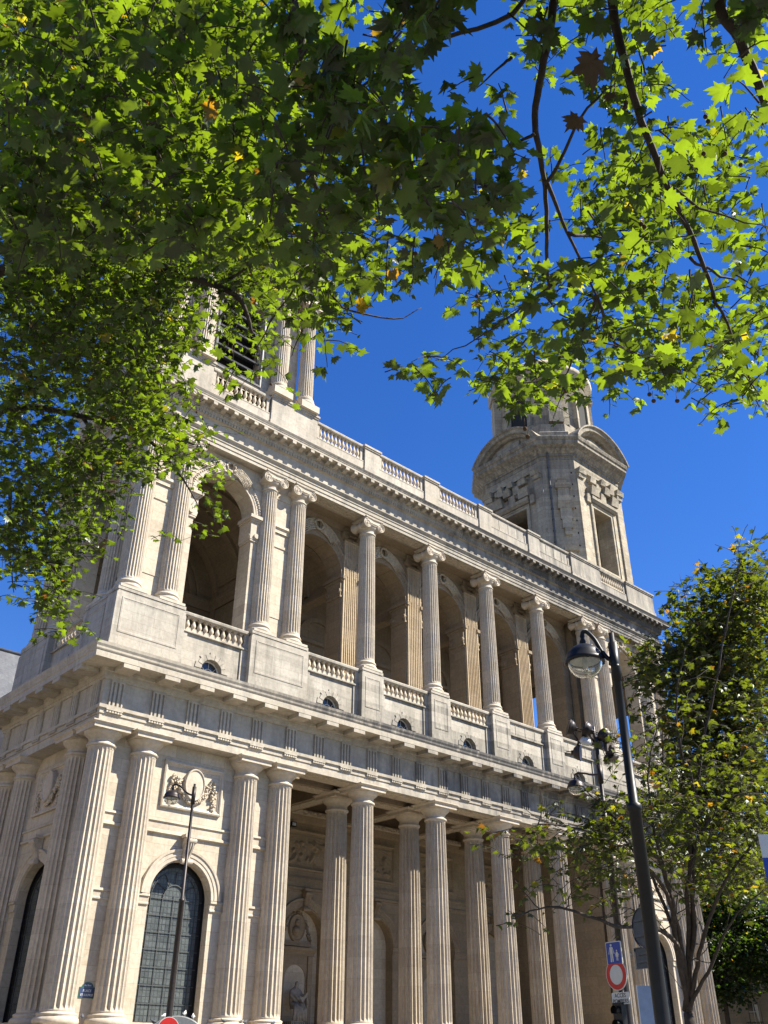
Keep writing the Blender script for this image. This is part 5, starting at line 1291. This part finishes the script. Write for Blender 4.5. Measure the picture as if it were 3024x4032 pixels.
pl = Plate(Vector((sc_.x, sc_.y, zP)), nS); o = sign_obj('pedestrian_sign', 'square blue sign with a white adult and child above the red ring sign', pl, pl.slab(.245,.245,-.012,.012))
pl.slab(.225,.225,.0125,.016).build('blue_field', BLUE, o)
m = MB(pl.T)
def figure(m, x, z0, h, skirt=False):
    y0, y1 = .0165, .020
    def P(pts): m.rings([[(x+a*h, y, z0+b*h) for a, b in pts] for y in (y0, y1)], True, False, True, True)
    P([(.075*math.cos(.523*k), .93+.075*math.sin(.523*k)) for k in range(12)])
    if skirt: P([(-.07,.83),(.07,.83),(.2,.36),(-.2,.36)]); P([(-.11,.36),(-.03,.36),(-.03,0),(-.11,0)]); P([(.03,.36),(.11,.36),(.11,0),(.03,0)]); P([(-.07,.83),(-.07,.76),(-.24,.48),(-.27,.52)]); P([(.07,.83),(.27,.52),(.24,.48),(.07,.76)])
    else: P([(-.12,.83),(.12,.83),(.11,.44),(-.11,.44)]); P([(-.11,.45),(-.01,.45),(-.03,0),(-.12,0)]); P([(.01,.45),(.11,.45),(.12,.02),(.04,0)]); P([(-.12,.83),(-.13,.74),(-.2,.42),(-.25,.44)]); P([(.12,.83),(.25,.46),(.2,.42),(.13,.74)])
figure(m, -.07, -.185, .38); figure(m, .10, -.165, .225, True); m.build('pictogram', WHITE, o)
pl = Plate(sc_, nS); o = sign_obj('no_vehicles_sign', 'round sign with red ring and white centre on the black signal post', pl, pl.disc(.325,-.012,.012))
m = MB(pl.T); n = 48
m.rings([[(r*math.cos(6.28318*k/n), y, r*math.sin(6.28318*k/n)) for k in range(n)] for r, y in ((.31,.0125),(.31,.0155),(.205,.0155),(.205,.0125))], True); m.build('red_ring', RED, o)
pl = Plate(Vector((sc_.x, sc_.y, at(2450, 3934, DS_).z))+Vector((-.17,-.985,0))*.05, nS); o = sign_obj('access_plate', 'small white plate reading ACCÈS POMPIERS under the red ring sign', pl, pl.slab(.27,.12,-.01,.012,.03))
pl.text('ACCÈS', .115, 0, .052, .0128, INK, o); pl.text('POMPIERS', .115, .0, -.062, .0128, INK, o, .95)
# signs seen from behind on the nearest lamp
back_n = Vector((.99, -.12, 0))
def back_sign(name, label, px, py, d, kind, hw, hh, n, mat=GREY):
    pl = Plate(at(px, py, d), n); o = empty(name, tuple(pl.c)); tag(o, label, 'sign')
    m = pl.disc(hw,-.012,.012) if kind == 'disc' else pl.slab(hw,hh,-.012,.012,.04); m.build('plate', mat, o)
    m = MB(pl.T); 
    if kind == 'disc': m.rings([[(q*math.cos(6.283*k/36), y, q*math.sin(6.283*k/36)) for k in range(36)] for q, y in ((hw+.002,-.03),(hw+.012,-.03),(hw+.012,.03),(hw+.002,.03))], True)
    else: m.rings([[(sx*(hw+e), y, sz*(hh+e)) for sx, sz in ((1,1),(-1,1),(-1,-1),(1,-1))] for e, y in ((.002,-.03),(.014,-.03),(.014,.03),(.002,.03))], True)
    m.build('rim', GREY, o)
    m = MB(pl.T)
    for z in (-hh*.4, hh*.4): m.box(-hw*.75,hw*.75,-.04,-.013,z-.02,z+.02)
    m.build('bracket', GREY, o); return o
back_sign('round_sign', 'round traffic sign seen edge-on from behind on the nearest black lamp post', 2533, 3652, 15.8, 'disc', .31, .31, Vector((.91,-.41,0)))
back_sign('square_sign', 'small square sign seen from behind below the round one on the lamp post', 2540, 3770, 15.8, 'slab', .27, .155, Vector((.91,-.41,0)))
PANEL = plain('blue_grey_panel', (.22,.27,.36), .35, var=.1)
pl = Plate(at(2556, 4015, 15.7), Vector((-.75,-.66,0))); o = empty('notice_panel', tuple(pl.c)); tag(o, 'upright blue-grey panel strapped to the foot of the nearest lamp post', 'panel')
pl.slab(.14,.52,-.01,.012,.02).build('plate', PANEL, o); m = MB(pl.T); m.box(-.155,-.141,-.02,.02,-.53,.53); m.box(.141,.155,-.02,.02,-.53,.53); m.build('edge', WHITE, o)
# red no-entry sign at the bottom edge
dN = 26.5; pl = Plate(at(662, 4052, dN), Vector((-.38,-.92,0))); o = sign_obj('no_entry_sign', 'red round no-entry sign with a white bar before the curved canopy', pl, pl.disc(.315,-.01,.01))
pl.disc(.297,.0105,.0135).build('red_face', RED, o); m = MB(pl.T); m.box(-.23,.23,.014,.017,-.05,.055); m.build('white_bar', WHITE, o)
m = MB(); c = pl.c-pl.n*.06; m.lathe([(.03,ZG),(.03,c.z+.1),(.001,c.z+.11)], c.x, c.y, 10); m.build('post', GREY, o)
# street name plate on the church wall
NAVY = plain('enamel_navy', (.035,.05,.11), .3, var=.1); GREEN = plain('enamel_green', (.03,.12,.085), .3, var=.1)
pl = Plate(Vector((1.33, YW-.012, .78)), Vector((0,-1,0))); o = empty('street_name_plate', tuple(pl.c)); tag(o, 'blue enamel street name plate on the wall between the first two columns', 'street sign')
pl.slab(.38,.22,-.01,.01,.01).build('plate', GREEN, o); pl.slab(.355,.195,.0105,.013,.01).build('blue_field', NAVY, o)
m = MB(pl.T); ring = [(.27*math.cos(math.pi*k/16), .222+.20*math.sin(math.pi*k/16)) for k in range(17)]; m.rings([[(x,y,z) for x, z in ring] for y in (-.01,.01)], True, False, True, True); t_ = m.build('crest', GREEN, o)
m = MB(pl.T); ring = [(.24*math.cos(math.pi*k/16), .228+.165*math.sin(math.pi*k/16)) for k in range(17)]; m.rings([[(x,y,z) for x, z in ring] for y in (.0105,.013)], True, False, True, True); m.build('crest_field', NAVY, t_)
pl.text('6e Arrt', .105, 0, .285, .0135, WHITE, o); pl.text('PLACE', .14, 0, .07, .0135, WHITE, o); pl.text('ST SULPICE', .12, 0, -.095, .0135, WHITE, o)

# ---- curved canopy with pigeons ----
CAN = plain('canopy_grey_metal', (.33,.33,.32), .35, .5, var=.15); CREAMP = plain('canopy_cream_panel', (.48,.42,.30), .6)
dK = 36; cK = at(690, 4032+60, dK); ax = Vector((.55,.83,0)).normalized(); sx_ = Vector((ax.y,-ax.x,0))
kio = empty('canopy_kiosk', (cK.x, cK.y, ZG)); tag(kio, 'grey metal kiosk with an arched roof and cream end panel, pigeons on top', 'kiosk')
KT = lambda x, y, z: tuple(cK+sx_*x+ax*y+Vector((0,0,z)))
m = MB(KT); rk = 1.42
def arcs(r0, y): return [(-r0*math.cos(math.pi*k/24), y, -.57+r0*.98*math.sin(math.pi*k/24)) for k in range(25)]
m.rings([arcs(r_, y) for r_, y in ((rk-.36,-.0),(rk-.33,-.07),(rk-.04,-.08),(rk,-.02),(rk,2.2),(rk-.2,2.2))], False); m.build('arched_roof', CAN, kio)
m = MB(KT); m.poly(arcs(rk-.35, .06)); m.build('end_panel', CREAMP, kio)
m = MB(KT)
for x in (-1.32, 1.32):
    for y in (.05, 2.1): m.box(x-.05,x+.05,y-.05,y+.05,ZG-cK.z,-.45)
m.box(-1.35,1.35,2.0,2.1,ZG-cK.z,-.5)
m.build('body', CAN, kio)
# ---- pigeons ----
PIG = plain('pigeon_grey', (.07,.075,.085), .8, var=.5, scale=30); PIGW = plain('pigeon_white', (.5,.5,.48), .8)
def pigeon(p, yaw, mat, label):
    m = MB(); rr = []
    for t, r, z in ((-.17,.008,.085),(-.10,.03,.10),(-.04,.06,.115),(.02,.068,.125),(.07,.055,.14),(.10,.036,.175),(.115,.03,.205),(.135,.022,.22),(.155,.008,.213),(.17,.002,.208)):
        rr.append([(t, r*math.cos(6.283*k/10), z+r*1.05*math.sin(6.283*k/10)) for k in range(10)])
    m.rings(rr, True, True, True, True)
    for s in (-1, 1):
        m.tube([(.01,s*.02,.07),(.015,s*.022,.03),(.01,s*.022,.006),(.035,s*.024,.004)], .006, 5)
        m.rings([[(.06,s*.058,.15),(-.03,s*.072,.14),(-.15,s*.03,.10),(-.05,s*.066,.105)],[(.06,s*.066,.15),(-.03,s*.08,.14),(-.15,s*.034,.10),(-.05,s*.074,.105)]], True, False, True, True)
    o = m.build('pigeon', mat, None); o.location = p; o.rotation_euler = (0,0,yaw); tag(o, label, 'pigeon', 'pigeons')
def on_roof(x): return Vector(KT(x, .35, -.57+rk*.98*math.sqrt(max(0,1-(x/rk)**2))-.004))
pigeon(on_roof(-.93), 2.2, PIG, 'dark pigeon on the left slope of the kiosk roof'); pigeon(on_roof(-.55), .3, PIGW, 'white pigeon left of the top of the kiosk roof'); pigeon(on_roof(.25), .8, PIGW, 'white pigeon right of the top of the kiosk roof'); pigeon(on_roof(.6), 1.1, PIGW, 'white pigeon farther right along the kiosk roof'); pigeon(on_roof(-1.28), 1.1, PIGW, 'white pigeon at the low left end of the kiosk roof')
for x, y, yaw, lb in ((XC[0]+.93,-.55,1.2,'pigeon on the base of the corner column'),(XC[2]-.62,-.80,2.6,'pigeon at the left of the third column base'),(XC[2]+.35,-.80,.4,'pigeon in the middle of the third column base'),(XC[2]+.72,-.62,.2,'pigeon at the right of the third column base'),(XC[3]-.1,-.84,.2,'pigeon on the base of the fourth column')):
    pigeon(Vector((x,y,-.285)), yaw, PIG, lb)

# ---- things in the portico ----
m = MB(); m.box(-.16,.16,-.09,.09,0,.26); m.T = lambda x, y, z: (x+XC[4]+1.6, y+YBK-.35, z+11.9)
fl = empty('wall_floodlight', (XC[4]+1.6, YBK-.2, 11.76)); tag(fl, 'small black floodlight with pale glass above the left carved relief', 'floodlight')
m = MB(); x, y, z = XC[4]+1.6, YBK-.3, 11.8; m.box(x-.2,x+.2,y-.08,y+.1,z,z+.3); m.build('housing', BLACK, fl); m = MB(); m.box(x-.15,x+.15,y-.09,y-.081,z+.04,z+.24); m.build('glass', plain('pale_lamp_glass', (.35,.42,.5), .2), fl)
fl2 = empty('wall_floodlight', (XC[5]+1.0, YBK-.2, 11.76)); tag(fl2, 'small dark floodlight above the relief seen between the second pair of columns', 'floodlight')
m = MB(); x = XC[5]+1.0; m.box(x-.18,x+.18,y-.08,y+.1,z,z+.26); m.build('housing', BLACK, fl2)
# iron fence before the niche
ir = empty('iron_railing', (XC[4]+B_/2, 8.2, -.72)); tag(ir, 'low black spiked iron railing in front of the seated statue niche', 'railing')
m = MB(); m.box(XC[4]+.8, XC[5]-.8, 8.18, 8.22, -.1, -.06); m.box(XC[4]+.8, XC[5]-.8, 8.18, 8.22, -.66, -.62); m.build('rail', BLACK, ir); s0 = None
for i in range(31):
    x = XC[4]+.9+i*.145
    if s0 is None: m = MB(); m.lathe([(.012,-.71),(.012,.1),(.026,.13),(.001,.30)], 0, 0, 6); s0 = m.build('spike', BLACK, None); s0.location = (x,8.2,0); setparent(s0, ir)
    else: inst(s0, 'spike', ir, (x, 8.2, 0))
# seated statue with a tablet, on its pedestal
MARB = plain('grey_statue_stone', (.24,.22,.19), .7, var=.3, scale=5)
cxs = XC[4]+B_/2-.35; ys = YBK+.02
stt = empty('seated_statue', (cxs, ys, -.72)); tag(stt, 'pale seated robed statue holding a tablet in the portico niche', 'statue')
m = MB(); m.box(cxs-.62,cxs+.62,ys-.5,ys+.5,-.72,-.1); m.box(cxs-.55,cxs+.55,ys-.43,ys+.43,-.098,.32); m.build('pedestal', MARB, stt)
bpy_me = bpy.data.meshes.new('figure')
J = [((0,.10,1.25),.30),((0,.12,1.6),.30),((.02,.08,1.95),.27),((.04,.02,2.2),.12),((.06,-.02,2.36),.15),((.07,-.04,2.56),.15),((-.22,.0,1.2),.20),((-.26,-.42,1.15),.19),((-.24,-.46,.75),.15),((-.22,-.50,.42),.11),((.22,.0,1.2),.20),((.30,-.46,1.2),.19),((.28,-.40,.78),.15),((.30,-.44,.42),.11),((-.30,.06,2.0),.12),((-.42,-.08,1.68),.10),((-.25,-.32,1.5),.08),((.34,.06,2.0),.12),((.55,-.06,1.72),.10),((.62,-.30,1.85),.08),((-.22,-.64,.38),.06),((.30,-.6,.38),.06)]
Ed = [(0,1),(1,2),(2,3),(3,4),(4,5),(0,6),(6,7),(7,8),(8,9),(9,20),(0,10),(10,11),(11,12),(12,13),(13,21),(2,14),(14,15),(15,16),(2,17),(17,18),(18,19)]
bpy_me.from_pydata([p for p, r in J], Ed, []); fo = bpy.data.objects.new('figure', bpy_me); COL.objects.link(fo)
md = fo.modifiers.new('skin', 'SKIN'); 
for v, (p, r) in zip(bpy_me.skin_vertices[0].data, J): v.radius = (r, r)
bpy_me.skin_vertices[0].data[0].use_root = True
ss = fo.modifiers.new('sub', 'SUBSURF'); ss.levels = 2; ss.render_levels = 2
bpy_me.materials.append(MARB); fo.location = (cxs, ys, 0); setparent(fo, stt)
m = MB(lambda x, y, z: (x+cxs, y+ys, z))
for q in range(9):
    x = -.42+.105*q; m.tube([(x*.7,-.30-.05*math.sin(q),1.30),(x,-.52-.05*(q%2),1.0),(x*1.05,-.50-.06*((q+1)%2),.7),(x*1.15,-.52,.36)], [.07,.09,.09,.07], 6)
m.tube([(.62,-.3,1.9),(.75,-.25,1.4),(.70,-.3,.85)], [.05,.09,.03], 6); m.tube([(-.3,.1,2.0),(-.1,-.2,1.7),(.3,-.2,1.4),(.5,-.3,1.2)], [.05,.09,.09,.05], 6)
m.build('drapery', MARB, stt)
m = MB(lambda x, y, z: (x+cxs, y+ys, z)); m.hexa([(.18,-.48,1.35),(.62,-.52,1.80),(.66,-.44,1.78),(.22,-.40,1.33)], [(.08,-.50,1.50),(.52,-.54,1.95),(.56,-.46,1.93),(.12,-.42,1.48)]); m.build('tablet', MARB, stt)

# ---- blue and white board on a dark pole at the right edge ----
dF = 13; a_ = at(3003, 3378, dF); pl = Plate(a_, Vector((-.75,-.66,0))); c = a_+pl.u*.17-pl.n*.09
pb = empty('banner_pole', (c.x, c.y, ZG)); tag(pb, 'dark pole with a white and blue board at the right edge of the picture', 'pole')
m = MB(pl.T); m.box(0,.34,-.015,.015,0,.32); m.build('white_board', WHITE, pb); m = MB(pl.T); m.box(0,.34,-.016,.016,-.55,-.001); m.build('blue_board', BLUE, pb)
m = MB(); m.lathe([(.07,ZG),(.06,a_.z+.3),(.001,a_.z+.31)], c.x, c.y, 12); m.build('post', BLACK, pb)

# ---- houses behind the trees on the right ----
HST = stone('house_ashlar', (.36,.31,.24), (.30,.26,.20), dirtamt=.5, bw=.9, bh=.38); CURT = plain('white_curtain', (.5,.5,.48), .8)
def house(x0, x1, y0, y1, h, nw, nf, label, wallm):
    HST_ = wallm or HST
    o = empty('stone_house', ((x0+x1)/2, (y0+y1)/2, ZG)); tag(o, label, 'house', 'houses beyond the church')
    m = MB(); m.box(x0,x1,y0,y1,ZG-.2,ZG+h); m.ringsweep((x0,x1,y0,y1), [(0,ZG+h-.5),(.3,ZG+h-.4),(.45,ZG+h-.1),(.45,ZG+h),(0,ZG+h+.02)]); m.ringsweep((x0,x1,y0,y1), [(0,ZG+4.2),(.18,ZG+4.25),(.2,ZG+4.5),(0,ZG+4.55)]); m.build('wall', HST_, o)
    m = MB(); m.rings([[(x0-.2,y0-.2,ZG+h+.02),(x1+.2,y0-.2,ZG+h+.02),(x1+.2,y1+.2,ZG+h+.02),(x0-.2,y1+.2,ZG+h+.02)],[(x0+1.6,y0+1.6,ZG+h+3.2),(x1-1.6,y0+1.6,ZG+h+3.2),(x1-1.6,y1-1.6,ZG+h+3.2),(x0+1.6,y1-1.6,ZG+h+3.2)],[(x0+4,y0+4,ZG+h+4.2),(x1-4,y0+4,ZG+h+4.2),(x1-4,y1-4,ZG+h+4.2),(x0+4,y1-4,ZG+h+4.2)]], True, False, False, True); m.build('roof', SLATE, o)
    for s, (lo, hi, T) in enumerate((((x0, x1, lambda u, w, z: (u, y0+w, z))), (y0, y1, lambda u, w, z: (x0+w, u, z)) if x0 > 0 else (y0, y1, lambda u, w, z: (x1-w, u, z)))):
        for i in range(nw):
            u = lo+(hi-lo)*(i+.5)/nw
            for f in range(nf):
                z = ZG+1.2+f*3.4
                m = MB(T); m.frame(u-.75,u+.75,z-.1,z+2.4, [(0,-.002),(0,-.09),(.16,-.09),(.16,-.012)]); m.box(u-.9,u+.9,-.25,-.004,z-.25,z-.102); w_ = m.build('window', HST, o)
                m = MB(T); m.quad((u-.59,-.008,z+.06),(u+.59,-.008,z+.06),(u+.59,-.008,z+2.24),(u-.59,-.008,z+2.24)); m.build('pane', WGL, w_)
                m = MB(T); m.box(u-.03,u+.03,-.04,-.01,z+.06,z+2.24); m.box(u-.59,u+.59,-.038,-.0095,z+1.5,z+1.56); m.poly([(u-.5,-.012,z+2.2),(u-.1,-.012,z+2.2),(u-.42,-.012,z+.1),(u-.5,-.012,z+.1)]); m.build('casement', CURT, w_)
                if f: m = MB(T); m.box(u-.9,u+.9,-.24,-.20,z+.55,z+.62); [m.box(u-.9+.2*q-.012,u-.9+.2*q+.012,-.23,-.21,z-.1,z+.55) for q in range(10)]; m.build('balcony_rail', BLACK, w_)
house(80, 112, 3, 34, 17.5, 6, 5, 'stone house with balconies and a slate roof behind the dark trees at right', None)
house(86, 118, -40, -6, 18.5, 6, 5, 'farther stone house at the extreme right behind the street trees', None)
house(-44, -27, -14, 58, 21, 9, 5, 'unseen pale stone front added to bounce light onto the left flank of the church', S_WALL)  # out of view; added so its sunlit wall brightens the church side
